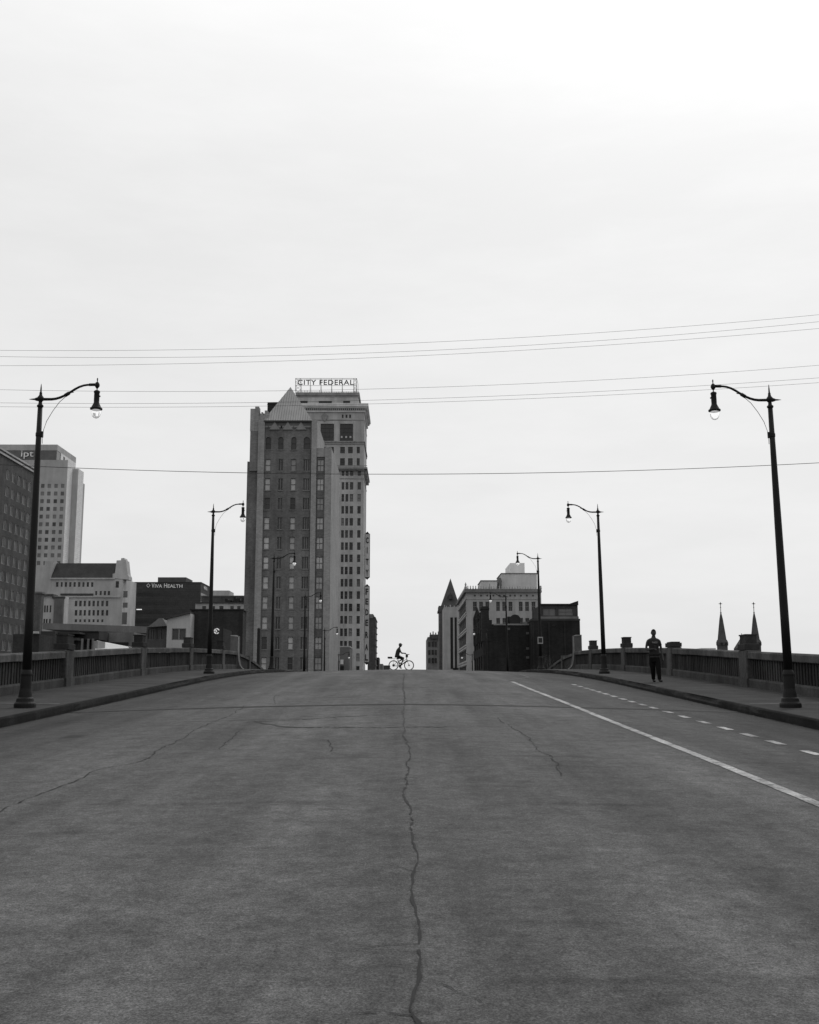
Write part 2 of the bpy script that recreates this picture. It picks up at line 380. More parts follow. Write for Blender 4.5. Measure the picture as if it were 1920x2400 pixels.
thin = [
 [(1.89, 22.2), (1.9, 19.5), (1.98, 18.2), (1.91, 15.6), (1.95, 14.1), (1.8, 12.9)],
 [(-3.89, 26.8), (-3.72, 21.9), (-3.71, 18.9), (-3.6, 17.1), (-3.54, 15.5), (-3.57, 14.5), (-3.86, 13.8), (-3.9, 11), (-3.5, 8)],
 [(-2.9, 20.0), (-2.82, 18.2), (-2.76, 16.9), (-2.69, 16.1)], [(-1.2, 17.2), (-1.05, 15.5)],
 [(-3.4, 34), (-3.6, 30), (-3.2, 27)],]
M_CR2 = mat('hairline_crack', .026, .8, var=.3)
for i, c in enumerate(thin): strip(c, .016, .0052, M_CR2, 'road_crack', .03, i+14)
strip([(-3.12, 21.25), (-2.75, 21.4), (-2.56, 21.42), (-1.96, 21.7), (-1.35, 22.2), (-.37, 22.6)], .05, .0050, M_CRACK, 'tar_seam', .02, 31)
strip([(-2.88, 21.43), (-2.46, 20.5), (-2.14, 19.9), (-1.78, 19.7), (-.49, 19.5), (.67, 19.55)], .10, .0048, mat('old_tar', .05, .8, var=.3, scale=3), 'tar_seam', .05, 32)

# ------------------------------------------------------------------ street lamps
M_GLASS = bpy.data.materials.new('lamp_glass'); M_GLASS.use_nodes = True
_t = M_GLASS.node_tree; _p = _t.nodes['Principled BSDF']
_p.inputs['Base Color'].default_value = (.92, .92, .92, 1); _p.inputs['Roughness'].default_value = .12
_p.inputs['Transmission Weight'].default_value = .9; _p.inputs['IOR'].default_value = 1.12
_p.inputs['Emission Color'].default_value = (1, 1, 1, 1); _p.inputs['Emission Strength'].default_value = .16
def make_lamp(label):
    r = root('street_lamp', (0, 0, 0), label, 'street lamp', 'street lamps along the viaduct')
    b = MB(); b.lathe([(.24, -.03), (.24, .06), (.235, .09), (.20, .13), (.185, .2), (.155, .23), (.14, .34), (.125, .42), (.122, .7), (.13, .74), (.12, .79), (.104, .84)], seg=20); b.build('base', M_IRON, r, smooth=False)
    p = MB(); p.lathe([(.100, .84), (.094, 2.2), (.082, 4.2), (.066, 5.8), (.054, 6.98)], seg=18); p.build('pole', M_IRON, r, smooth=True)
    c = MB()
    c.lathe([(.05, 6.94), (.075, 6.97), (.075, 7.0), (.045, 7.03), (.04, 7.09), (.07, 7.12), (.085, 7.16), (.07, 7.2), (.04, 7.24), (.03, 7.28), (.034, 7.30), (.02, 7.33), (.016, 7.42), (.008, 7.5), (.002, 7.53)], seg=16)
    c.lathe([(.05, -.06), (.04, -.1), (.022, -.14), (.016, -.2), (.004, -.27)], (0, 0, 7.15), 12, 'x'); c.build('finial', M_IRON, r, smooth=True)
    cl = MB(); cl.lathe([(.062, 6.24), (.072, 6.26), (.072, 6.33), (.062, 6.35)], seg=16); cl.box(.05, .1, -.03, .03, 6.23, 6.37); cl.build('clamp', M_IRON, r)
    a = MB(); P = [(0, 0, 7.15), (.12, 0, 7.148), (.26, 0, 7.148), (.36, 0, 7.16), (.46, 0, 7.19), (.58, 0, 7.245), (.70, 0, 7.32), (.80, 0, 7.39), (.90, 0, 7.445), (1.0, 0, 7.48), (1.08, 0, 7.493), (1.28, 0, 7.50)]
    a.tube(P, [.034, .034, .032, .03, .029, .028, .028, .027, .026, .025, .025, .025], 10)
    a.tube([(1.13, 0, 7.497), (1.30, 0, 7.50)], .034, 10)
    a.tube([(.57, 0, 7.235), (.67, 0, 7.30)], .042, 10); a.tube([(.62, 0, 7.28), (.70, 0, 7.31), (.78, 0, 7.315)], [.02, .015, .006], 8)
    a.build('arm', M_IRON, r, smooth=True)
    wv = MB(); wv.tube([(.60, 0, 7.22), (.45, 0, 7.08), (.30, 0, 6.86), (.17, 0, 6.62), (.11, 0, 6.42), (.085, 0, 6.25), (.09, .01, 6.08)], .0065, 6); wv.build('stay_wire', M_IRON, r)
    X = 1.32
    h = MB(); h.lathe([(.012, 7.66), (.016, 7.62), (.009, 7.58), (.015, 7.565), (.04, 7.545), (.058, 7.50), (.055, 7.46), (.03, 7.42), (.012, 7.40), (.012, 7.37), (.04, 7.36), (.07, 7.34), (.073, 7.31), (.062, 7.29), (.064, 7.12), (.062, 7.07), (.075, 7.03), (.10, 6.98), (.115, 6.945), (.142, 6.925), (.142, 6.895), (.115, 6.885)], (X, 0, 0), 20)
    h.box(X+.06, X+.085, -.015, .015, 7.2, 7.23); ho = h.build('lamp_head', M_IRON, r, smooth=True)
    gl = MB(); gl.lathe([(.108, 6.884), (.115, 6.84), (.108, 6.79), (.09, 6.74), (.06, 6.70), (.02, 6.682), (.002, 6.68)], (X, 0, 0), 20); gl.build('glass_bowl', M_GLASS, ho, smooth=True)
    return r
ordi = ['nearest', 'second nearest', 'third nearest', 'fourth nearest', 'fifth nearest', 'farthest']
LY = [24.8, 47.8, 70.1, 92.7, 116.0, 140.6]
extra = {(-1, 0): 'black street lamp cut by the left edge, its arm reaching right over the road',
         (1, 0): 'tallest black street lamp beside the right parapet, arm reaching left over the road',
         (-1, 1): 'black street lamp whose head hangs just left of the gabled brick tower',
         (1, 1): 'black street lamp alone against the sky, just left of the walking man',
         (-1, 2): 'street lamp before the left half of the gabled brick tower, base behind the curb',
         (1, 2): 'street lamp carrying a small square road sign on its pole, before the dark brick wall',
         (-1, 3): 'street lamp with bright bowl in front of the right half of the gabled brick tower',
         (1, 3): 'street lamp with bright bowl before the pale corner building, foot below the crest',
         (-1, 4): 'small street lamp before the lit-toned side wall of the gabled brick tower',
         (1, 4): 'small street lamp with its bright bowl at the corner of the pale building',
         (-1, 5): 'smallest street lamp on the left, low in front of the tower with rooftop sign',
         (1, 5): 'smallest street lamp on the right, low in front of the banded side wall'}
proto = None
for i, y in enumerate(LY):
    for s in (-1, 1):
        if proto is None: proto = make_lamp(extra[(s, i)]); L_ = proto
        else: L_ = link_copy(proto)
        L_['label'] = extra[(s, i)]
        if s < 0: L_.location = (-8.56, y, rz(8.6, y)); L_.rotation_euler = (0, [-.005, -.002, .004, 0, -.003, .002][i], 0)
        else: L_.location = (8.70, y, rz(8.7, y)); L_.rotation_euler = (0, [.013, .012, .009, .012, .008, .010][i], math.pi)
# square sign on third right lamp
q = at(1266, 1501, 70.1)
sg = root('road_sign', (q.x, 69.96, q.z), 'small square road sign with pale border strapped to the third lamp on the right', 'road sign')
MB().box(q.x-.17, q.x+.17, 69.93, 69.95, q.z-.22, q.z+.22).build('border', mat('sign_border', .35, .6), sg)
MB().box(q.x-.12, q.x+.12, 69.92, 69.9285, q.z-.15, q.z+.15).build('panel', mat('sign_panel', .03, .6), sg)
q = at(902+0, 1500, 92.0); 

# ------------------------------------------------------------------ parapets
PX = 10.7
PYS = {-1: [-4.4, 5.4, 15.1, 24.9, 34.7, 44.5, 54.4, 64.0], 1: [-4.4, 5.2, 14.8, 24.6, 34.35, 43.97, 53.3, 62.8]}
PES = {-1: 69.7, 1: 68.9}
HP = 1.10
def parapet(s, label):
    PY = PYS[s]; PE = PES[s]
    r = root('parapet', (s*PX, 30, rz(PX, 30)), label, 'parapet', 'concrete parapets of the viaduct')
    X = lambda a: s*(PX+a)                               # a grows away from the road
    ends = PY+[PE]
    for i in range(len(ends)-1):
        y0, y1 = ends[i]+.40, ends[i+1]-(.40 if i < len(ends)-2 else .2)
        n = 4
        def sweep(prof, name, mt, chip=0, seed=0):
            mb = MB(); rnd = random.Random(seed+i*7+(50 if s > 0 else 0)); k = 14
            for j in range(k+1):
                y = y0+(y1-y0)*j/k; zb = rz(PX, y)
                for q, (a, h) in enumerate(prof):
                    c = rnd.uniform(0, chip) if q in (0, 1) else 0
                    mb.v.append((X(a), y, zb+h+c))
            P_ = len(prof)
            for j in range(k):
                for q in range(P_): mb.f.append((j*P_+q, j*P_+(q+1) % P_, (j+1)*P_+(q+1) % P_, (j+1)*P_+q))
            mb.f.append(tuple(range(P_))); mb.f.append(tuple(k*P_+q for q in range(P_)))
            mb.build(name, mt, r)
        sweep([(.30, .86), (-.03, .86), (-.05, .89), (-.05, 1.06), (-.02, 1.10), (.30, 1.10)], 'top_rail', M_PAR, .05 if s < 0 else .02, 1)
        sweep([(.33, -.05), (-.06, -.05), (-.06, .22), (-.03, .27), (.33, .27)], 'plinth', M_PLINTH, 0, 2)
        # balusters and the dark slots between them
        mb = MB(); L = y1-y0; nb = int(L/.215); st = L/nb; rnd = random.Random(i)
        for j in range(nb):
            y = y0+st*(j+.5); zb = rz(PX, y)
            xa, xb = sorted((X(.05+rnd.uniform(-.006, .006)), X(.22)))
            mb.box(xa, xb, y-.065, y+.065, zb+.265, zb+.87)
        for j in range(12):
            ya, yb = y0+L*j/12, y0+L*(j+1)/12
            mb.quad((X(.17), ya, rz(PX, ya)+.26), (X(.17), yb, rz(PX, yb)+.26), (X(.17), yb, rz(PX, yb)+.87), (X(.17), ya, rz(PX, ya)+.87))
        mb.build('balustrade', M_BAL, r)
    for i, y in enumerate(PY):
        zb = rz(PX, y); mb = MB()
        xa, xb = sorted((X(-.09), X(.36)))
        mb.cbox(xa, xb, y-.40, y+.40, zb-.05, zb+1.13, .025)
        xa, xb = sorted((X(-.12), X(.38))); mb.box(xa, xb, y-.43, y+.43, zb-.05, zb+.25)
        pl = mb.build('pier', M_PAR, r)
        t = MB()
        lo = .19; xa, xb = sorted((X(-.11), X(.36)))
        if s > 0 and i == 5:                             # broken short block
            t.prism([(xa, y-.42), (xb, y-.42), (xb, y+.42), (xa, y+.42)], zb+1.14, zb+1.30); t.v[-8:-4] = [(x*.985+.015*(xa+xb)/2, y_, z) for x, y_, z in t.v[-8:-4]]
            t.box(xa+.06, xb-.06, y-.38, y+.38, zb+1.30, zb+1.345)
        else:
            t.cbox(xa, xb, y-.38, y+.38, zb+1.14, zb+1.14+lo, .02)
            xa, xb = sorted((X(-.05), X(.30))); t.cbox(xa, xb, y-.31, y+.31, zb+1.145+lo, zb+1.61, .02)
            t.box(xa-.02, xb+.02, y-.33, y+.33, zb+1.585, zb+1.625)
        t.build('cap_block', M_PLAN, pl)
    # tall end post with a foot that sweeps out towards the road
    zb = rz(PX, PE)-.03; pr = [(-.10, 2.1), (.05, 2.16), (.42, 2.16), (.42, -.05), (-.52, -.05), (-.45, .02), (-.30, .14), (-.2, .32), (-.14, .6), (-.1, 1.0)]
    mb = MB(); mb.slab([(X(a), zb+h) for a, h in pr], PE-.3, PE+.25); ep = mb.build('end_post', mat('end_post_concrete', .12, .9, 'concrete', var=.2), r)
    pr2 = [(-.10, 2.1), (-.1, 1.0), (-.14, .6), (-.2, .32), (-.30, .14), (-.45, .02), (-.52, -.05)]; mb = MB()
    mb.slab([(X(a-.012), zb+h) for a, h in pr2]+[(X(a+.035), zb+h) for a, h in reversed(pr2)], PE-.33, PE-.301)
    mb.slab([(X(-.10), zb+2.105), (X(-.10), zb+2.06), (X(.42), zb+2.12), (X(.42), zb+2.165), (X(.05), zb+2.165)], PE-.33, PE-.301); mb.build('lit_edge', mat('end_post_lit_face', .34, .9, 'concrete', var=.2), ep)  # pale outline strips stand in for the lit inner face
    # falling wing wall beyond
    mb = MB(); mt = MB(); rail = MB(); Yw = frange(PE+.27, PE+20, 1.2)
    for a_, b_ in zip(Yw, Yw[1:]):
        def ht(y): return zc(min(y, 92))+1.05-.028*(y-PE)-.0016*(y-PE)**2
        za, zbb = rz(PX, a_), rz(PX, b_)
        x0, x1 = sorted((X(.05), X(.2)))
        for mm, lo, hi, w0, w1 in ((mb, None, -.16, .06, .2), (rail, -.16, 0, -.03, .28)):
            p = []
            for yy_, zz in ((a_, za), (b_, zbb)):
                top = ht(yy_)+hi; bot = (zz-.1) if lo is None else ht(yy_)+lo
                p.append([(X(w0), yy_, bot), (X(w0), yy_, top), (X(w1), yy_, top), (X(w1), yy_, bot)])
            for k in range(4): mm.quad(p[0][k], p[0][(k+1) % 4], p[1][(k+1) % 4], p[1][k])
    mb.build('wing_wall', M_BAL, r); rail.build('wing_rail', M_PAR, r)
    mb = MB(); y = PE+5.4; zb = rz(PX, y); xa, xb = sorted((X(-.06), X(.3))); mb.box(xa, xb, y-.3, y+.3, zb-.05, zb+.98); mb.build('pier', M_PAR, r)
    return r
parapet(-1, 'left concrete parapet with chipped top rail, slotted panels and dark cap blocks')
parapet(1, 'right concrete parapet behind the walking man, with blocks on its piers and slotted panels')
exec_after = []

# ------------------------------------------------------------------ building kit
def Xp(px, py, Y): return at(px, py, Y).x
def Zp(px, py, Y): return at(px, py, Y).z
WC = {}
def win_mesh(w, h, style, fm, pm, t=.07):
    key = (round(w, 2), round(h, 2), style, fm.name, pm.name)
    if key in WC: return WC[key]
    f = MB()
    f.box(0, t, -.05, .06, 0, h); f.box(w-t, w, -.05, .06, 0, h); f.box(t, w-t, -.048, .058, 0, t); f.box(t, w-t, -.048, .058, h-t, h)
    if style in ('dh', 'dhv'): f.box(t, w-t, -.046, .05, h*.48, h*.48+t*1.2)
    if style == 'dhv': f.box(w/2-t*.4, w/2+t*.4, -.04, .045, t, h-t)
    if style == 'v3':
        for k in (1, 2): f.box(w*k/3-t*.9, w*k/3+t*.9, -.04, .045, t, h-t)
    if style == 'v2':
        f.box(w/2-t*.9, w/2+t*.9, -.04, .045, t, h-t)
    if style == 'grid':
        nx = max(2, int(w/1.3)); nz = max(2, int(h/1.4))
        for k in range(1, nx): f.box(w*k/nx-t*.5, w*k/nx+t*.5, -.04, .045, t, h-t)
        for k in range(1, nz): f.box(t, w-t, -.038, .042, h*k/nz-t*.5, h*k/nz+t*.5)
    p = MB(); p.box(t*.5, w-t*.5, .065, .09, t*.5, h-t*.5)
    out = []
    for nm, b, m_ in (('window', f, fm), ('pane', p, pm)):
        me = bpy.data.meshes.new(nm); me.from_pydata(b.v, [], b.f); me.update(); me.materials.append(m_); out.append(me)
    WC[key] = out; return out
def add_window(r, x, y, z, w, h, style, fm, pm, rot=0):
    a, b = win_mesh(w, h, style, fm, pm)
    o = bpy.data.objects.new('window', a); COL.objects.link(o); o.location = Vector((x, y, z))-ORG[r.name]; o.rotation_euler.z = rot; o.parent = r
    p = bpy.data.objects.new('pane', b); COL.objects.link(p); p.parent = o; ORG[o.name] = Vector((x, y, z)); return o
def shell(mb, x0, x1, y0, y1, z0, z1, skip=()):
    if 'f' not in skip: mb.quad((x0, y0, z0), (x1, y0, z0), (x1, y0, z1), (x0, y0, z1))
    mb.quad((x0, y1, z0), (x1, y1, z0), (x1, y1, z1), (x0, y1, z1))
    if 'l' not in skip: mb.quad((x0, y0, z0), (x0, y1, z0), (x0, y1, z1), (x0, y0, z1))
    if 'r' not in skip: mb.quad((x1, y0, z0), (x1, y1, z0), (x1, y1, z1), (x1, y0, z1))
    mb.quad((x0, y0, z1), (x1, y0, z1), (x1, y1, z1), (x0, y1, z1))
def front_M(Y): return lambda u, z, d: (u, Y+d, z)
def right_M(X): return lambda u, z, d: (X-d, u, z)       # wall that looks towards +X
def left_M(X): return lambda u, z, d: (X+d, u, z)        # wall that looks towards -X
def block(r, name, m, x0, x1, y0, y1, z0, z1, rects=(), dep=.3, styles=None, side=None):
    """walls and flat roof with real window openings in the front; rects = (x0,x1,z0,z1,style,frame,pane)"""
    mb = MB(); shell(mb, x0, x1, y0, y1, z0, z1, skip=('f',)+((side[0],) if side else ()))
    mb.facade(front_M(y0), x0, x1, z0, z1, [q[:4] for q in rects], dep)
    if side:
        k, rs, d2 = side; M = right_M(x1) if k == 'r' else left_M(x0); mb.facade(M, y0, y1, z0, z1, [q[:4] for q in rs], d2)
        for a, b, c, d, st, fm, pm in rs:
            if k == 'r': add_window(r, x1-d2+.1, a, c, b-a, d-c, st, fm, pm, math.pi/2)
            else: add_window(r, x0+d2-.1, b, c, b-a, d-c, st, fm, pm, -math.pi/2)
    o = mb.build(name, m, r)
    for a, b, c, d, st, fm, pm in rects: add_window(r, a, y0+dep-.1, c, b-a, d-c, st, fm, pm)
    return o

M_BRK = mat('tower_brown_brick', .165, .92, 'brick', var=.19, bs=1.2)
M_PIER = mat('tower_pale_pier_brick', .32, .92, 'brick', var=.10, bs=1.2)
M_ROOFM = mat('gable_roof_metal', .33, .6, 'plain', var=.1)
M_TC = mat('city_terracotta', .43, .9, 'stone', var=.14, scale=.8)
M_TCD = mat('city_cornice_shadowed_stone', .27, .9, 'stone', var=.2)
M_DARKW = mat('dark_window_glass', .035, .25, 'random', var=.2, r0=.5, r1=1.8)
M_CURT = mat('curtained_window', .55, .6, 'random', var=.12, r0=.72, r1=1.18)
M_BLIND = mat('half_drawn_blind', .24, .6, 'random', var=.2, r0=.5, r1=1.3)
M_FR_L = mat('pale_window_frame', .22, .7)
M_FR_D = mat('dark_window_frame', .06, .6)
M_FR_M = mat('grey_window_frame', .14, .7)
M_BLACK = mat('black_sheet_metal', .02, .6, var=.2)

# ---- gabled brick tower
YT = 213.0
r = root('brick_tower', (Xp(665, 1500, YT), YT, G), 'tall brown brick tower with steep pale gable roof and light piers, left of the road', 'tower')
xa, xb, xc, xd = Xp(602, 1200, YT), Xp(729.5, 1000, YT), Xp(743.3, 1000, YT), Xp(777, 1060, YT)
xm0 = Xp(586.5, 1000, YT); zt = Zp(665, 987, YT); z_sh = Zp(770, 1049, YT); z_lw = Zp(590, 1080, YT)
xw = Xp(578.5, 1090, YT)
rects = []
cw = {1: ((622.5, 635), 1060), 2: ((651.5, 663.5), 1090), 3: ((682, 694), 1090), 4: ((711, 726.5), 1090)}
z_r0 = Zp(665, 1076, YT); z_r10 = Zp(665, 1540.5, YT); stp = (z_r0-z_r10)/10; wh = 2.42
rr = random.Random(11)
for k, ((a, b), pr) in cw.items():
    A, B = Xp(a, pr, YT), Xp(b, pr, YT)
    rects.append((A, B, Zp(665, 1054, YT), Zp(665, 1023, YT)-.1, 'dh', M_FR_D, M_DARKW))
    for j in range(0, 12):
        t_ = z_r0-stp*j
        if t_-wh < G+.3: continue
        if k in (1, 3): rects.append((A, B, t_-wh, t_, 'dh', M_FR_M, rr.choice((M_CURT,)*10+(M_BLIND, M_BLIND, M_DARKW))))
        else: rects.append((A+(.12 if k == 2 else 0), B, t_-wh, t_, 'v2' if k == 2 else 'v3', M_FR_L, M_DARKW))
block(r, 'wall', M_BRK, xa, xb, YT, YT+20, G, zt, rects, .28)
# sills
for q in rects: MB().box(q[0]-.12, q[1]+.12, YT-.12, YT+.05, q[2]-.16, q[2]-.01).build('window_sill', M_FR_L, r)
# round heads over the top windows
hm = MB()
for k, ((a, b), pr) in cw.items():
    A, B = Xp(a, pr, YT), Xp(b, pr, YT); zt_ = Zp(665, 1023, YT)-.1; w_ = (B-A)/2
    for s in (-1, 1):
        pts = [((A+B)/2+s*w_, zt_)]+[((A+B)/2+s*w_*math.cos(t_*math.pi/12), zt_-w_*.9+w_*.9*math.sin(t_*math.pi/12)) for t_ in range(0, 7)]
        hm.slab(pts, YT-.02, YT+.12)
hm.build('arch_head', M_BRK, r)
pm_ = MB()
def pier(x0, x1, top, y0=YT-.35): pm_.box(x0, x1, y0, YT+.02, G, top)
pier(xa-.02, Xp(619, 1100, YT), Zp(610, 984, YT)); pier(Xp(729.5, 1100, YT), xc, Zp(735, 985, YT)); pier(Xp(762, 1090, YT), xd, z_sh)
pm_.box(xd-.02, xd+.02, YT-.35, YT+26.5, G, z_sh)  # thin pale sheet on the side wall, standing in for light on it
pm_.box(xc-.02, xc+.03, YT+.02, YT+19.5, z_sh+.02, zt-.02)  # upper side wall sheeted likewise, its lightness painted in
pm_.build('pier', M_PIER, r)
# shoulder on the right with its window column, wing on the left
rs = []
A, B = Xp(743.9, 1090, YT), Xp(758.8, 1090, YT)
for j in range(0, 12):
    t_ = z_r0-stp*j
    if t_-wh > G+.3: rs.append((A, B, t_-wh, t_, 'dhv', M_FR_M, M_CURT))
block(r, 'wall', M_BRK, xc+.03, xd-.03, YT+.25, YT+26, G, z_sh-.05, rs, .25)
MB().box(xc+.05, xd-.03, YT+.0, YT+.24, z_sh-1.9, z_sh-.1).build('parapet', M_PIER, r)
block(r, 'wall', M_BRK, xw, xa-.03, YT+.7, YT+26, G, z_lw)
MB().box(xm0, xa-.03, YT+.3, YT+24, z_lw-2, Zp(592, 961, YT)).build('wall', mat('tower_left_brick', .20, .9, 'brick', var=.12, bs=1.2), r)
for a, b, t_, y0 in ((586.5, 597, 957, .25), (597.3, 606.5, 952, .28), (612, 616, 965, .3), (620, 627, 961, .3), (607, 628, 972, .35)):
    MB().box(Xp(a, 970, YT), Xp(b, 970, YT), YT+y0, YT+2.4, zt-2, Zp(600, t_, YT)).build('battlement', M_PIER, r)
for a, t_ in ((609, 969), (618, 968), (631, 980), (737, 981), (741, 985)): MB().box(Xp(a, 970, YT), Xp(a+3, 970, YT), YT+.32, YT+1.4, zt-1, Zp(600, t_, YT)).build('battlement', M_PIER, r)

# band of pointed ornaments under the eaves
om = MB()
for a in (644.5, 675, 706):
    x = Xp(a, 995, YT); om.slab([(x-1.1, zt-.25-1.55), (x+1.1, zt-.25-1.55), (x+.45, zt-.9), (x, zt-.15), (-.45+x, zt-.9)], YT-.28, YT-.02)
for a in (625, 633.5, 657, 663, 683, 694, 715, 724): x = Xp(a, 999, YT); om.box(x-.4, x+.4, YT-.2, YT-.01, zt-1.35, zt-1.0)
om.build('ornament', mat('tower_ornament_stone', .26, .9, 'stone'), r)
MB().box(Xp(619, 990, YT), xb-.02, YT-.5, YT-.02, zt-.22, zt+.05).build('eaves', M_FR_D, r)
ap = at(681, 907, YT+8.5); rf = MB()
b0, b1 = Xp(618, 985, YT), Xp(732.5, 985, YT)
P4 = [(b0, YT-.3, zt+.06), (b1, YT-.3, zt+.06), (b1, YT+19, zt+.06), (b0, YT+19, zt+.06)]
for i in range(4): rf.quad(P4[i], P4[(i+1) % 4], tuple(ap))
rf.quad(*P4); ro = rf.build('roof', M_ROOFM, r)
se = MB()
for i in range(1, 20):
    x = b0+(b1-b0)*i/20; k = (x-b0)/(ap.x-b0) if x < ap.x else (b1-x)/(b1-ap.x)
    e = Vector((x, YT-.3, zt+.06)); tpt = Vector((x, YT-.3+(ap.y-YT+.3)*k, zt+.06+(ap.z-zt-.06)*k))
    se.tube([e, tpt], .075, 4)
se.build('seam', mat('roof_seam_metal', .22, .6), ro)
MB().box(Xp(627, 950, YT+9), Xp(651, 950, YT+9), YT+9, YT+12, zt, Zp(640, 943, YT+9)).box(Xp(626.5, 950, YT+9), Xp(651.5, 950, YT+9), YT+8.9, YT+12.1, Zp(640, 948.5, YT+9), Zp(640, 946.5, YT+9)).build('roof_plant', M_BLACK, r)

# ---- tall terracotta tower with rooftop sign
YC = 344.0
r = root('terracotta_tower', (Xp(790, 1400, YC), YC, G), 'tallest pale tower with heavy cornices and a rooftop sign, behind the brick tower', 'tower')
CFT = r
x0, x1 = Xp(700, 1100, YC), Xp(853, 1100, YC); ztop = Zp(780, 958, YC); yB = 367
rects = []
tri = [(798.2, 804.6), (807.6, 814.4), (818, 826), (836.2, 844)]
zr = Zp(811, 1130, YC); zr2 = Zp(811, 1531.6, YC); sp_ = (zr-zr2)/14; h_ = Zp(811, 1130, YC)-Zp(811, 1147.5, YC)
for j in range(-1, 16):
    t_ = zr-sp_*j-(.25 if j < 0 else 0); hh = h_ if j >= 0 else 1.6
    if t_-hh < G+.3: continue
    for a, b in tri: rects.append((Xp(a, 1400, YC), Xp(b, 1400, YC), t_-hh, t_, 'dh', rr.choice((M_FR_M, M_FR_M, M_FR_L)), rr.choice((M_DARKW, M_DARKW, M_DARKW, M_DARKW, M_BLIND))))
for (c, d) in ((1047.4, 1062.5), (1074, 1091)):
    for a, b in ((753, 764), (771, 782.5), (797.5, 808.5), (816, 827), (836.5, 843.5)):
        rects.append((Xp(a, 1060, YC), Xp(b, 1060, YC), Zp(811, d, YC), Zp(811, c, YC), 'dh', M_FR_D, M_DARKW))
for a, b in ((751.5, 783), (797, 827.5)): rects.append((Xp(a, 1010, YC), Xp(b, 1010, YC), Zp(811, 1033.5, YC), Zp(811, 993, YC), 'grid', M_FR_D, M_DARKW))
for a, b in ((801.5, 805.3), (810, 814.6), (818.5, 823)): rects.append((Xp(a, 975, YC), Xp(b, 975, YC), Zp(811, 979.8, YC), Zp(811, 971.5, YC), 'dh', M_FR_D, M_DARKW))
block(r, 'wall', M_TC, x0, x1, YC, yB, G, ztop, rects, .4)
def ring(mb, oh, z0, z1, y_oh=None):
    mb.box(x0-.5, x1+oh, YC-oh, yB+oh*.3, z0, z1)
c = MB(); ring(c, 1.35, Zp(780, 954, YC), Zp(780, 947.5, YC)); ring(c, 1.05, Zp(780, 957, YC), Zp(780, 954.1, YC)); ring(c, .45, Zp(780, 966, YC), Zp(780, 962.2, YC)); c.build('cornice', mat('city_cornice_stone', .72, .9, 'stone', var=.12), r)
dn = MB(); n = 34
for i in range(n):
    x = x0+(x1+.9-x0)*i/(n-1); dn.box(x-.16, x+.16, YC-.95, YC-.02, Zp(780, 962, YC), Zp(780, 957.1, YC))
for i in range(10): y = YC+1.2+i*2.2; dn.box(x1+.02, x1+.95, y-.3, y+.3, Zp(780, 962, YC), Zp(780, 957.1, YC))
dn.build('dentils', M_TC, r)
MB().box(x0, x1+.03, YC-.06, YC-.01, Zp(780, 962, YC), Zp(780, 957.2, YC)).build('dentil_shade_band', M_FR_D, r)  # dark backing band stands in for shade between the dentils
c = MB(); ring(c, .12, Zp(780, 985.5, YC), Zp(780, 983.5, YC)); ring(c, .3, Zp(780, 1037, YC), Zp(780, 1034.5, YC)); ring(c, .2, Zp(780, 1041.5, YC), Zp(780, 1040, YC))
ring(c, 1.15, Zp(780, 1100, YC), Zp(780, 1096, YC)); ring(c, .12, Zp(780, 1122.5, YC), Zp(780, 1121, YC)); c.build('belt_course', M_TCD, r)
br = MB()
for i in range(26):
    x = Xp(777, 1100, YC)+i*.42
    if x < x1+1: br.box(x-.1, x+.1, YC-1.0, YC-.02, Zp(780, 1104, YC), Zp(780, 1100.1, YC))
for i in range(8): y = YC+.8+i*2.6; br.box(x1+.02, x1+1.0, y-.35, y+.35, Zp(780, 1112, YC), Zp(780, 1100.1, YC))
for i in range(22):
    x = Xp(777, 1100, YC)+i*.5
    if x < x1+1: br.box(x-.06, x+.06, YC-1.05, YC-.95, Zp(780, 1096, YC), Zp(780, 1092.5, YC))
br.box(Xp(777, 1100, YC), x1+1.1, YC-1.06, YC-.94, Zp(780, 1093.5, YC), Zp(780, 1092.3, YC))
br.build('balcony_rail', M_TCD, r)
# shield, pilasters and pale panels around the tall openings
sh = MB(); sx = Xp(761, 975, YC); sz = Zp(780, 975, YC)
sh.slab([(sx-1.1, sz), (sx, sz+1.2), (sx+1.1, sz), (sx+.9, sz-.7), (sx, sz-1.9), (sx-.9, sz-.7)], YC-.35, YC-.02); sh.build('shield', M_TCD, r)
ps = MB()
for a, b in ((786, 795), (829.5, 834), (846.5, 852.5)): ps.box(Xp(a, 1010, YC), Xp(b, 1010, YC), YC-.22, YC-.01, Zp(811, 1034, YC), Zp(811, 987, YC))
ps.build('pilaster', M_TC, r)
ps = MB()
for a in (801, 811.5, 821.5): x = Xp(a, 1023, YC); ps.box(x-.28, x+.28, YC+.22, YC+.27, Zp(811, 1026, YC), Zp(811, 1021.5, YC))
ps.build('window_panel', mat('pale_panel', .45, .8), r)
# attic storey
ax0, ax1 = Xp(697, 930, YC+3), Xp(840, 930, YC+3); az = Zp(770, 927, YC+3)
rs = [(Xp(a, 943, YC+3), Xp(b, 943, YC+3), Zp(770, 947, YC+3), Zp(770, 939.5, YC+3), 'v3', M_FR_D, M_DARKW) for a, b in ((704, 721), (747, 778), (804.5, 820.5))]
block(r, 'attic', M_TC, ax0, ax1, YC+3, yB-4, ztop-1, az, rs, .3)
MB().box(ax0-.5, ax1+.4, YC+2.5, yB-3.6, az+.01, Zp(770, 920.5, YC+3)).box(ax0-.2, ax1+.15, YC+2.8, yB-3.9, az-.5, az).build('attic_cornice', M_TCD, r)
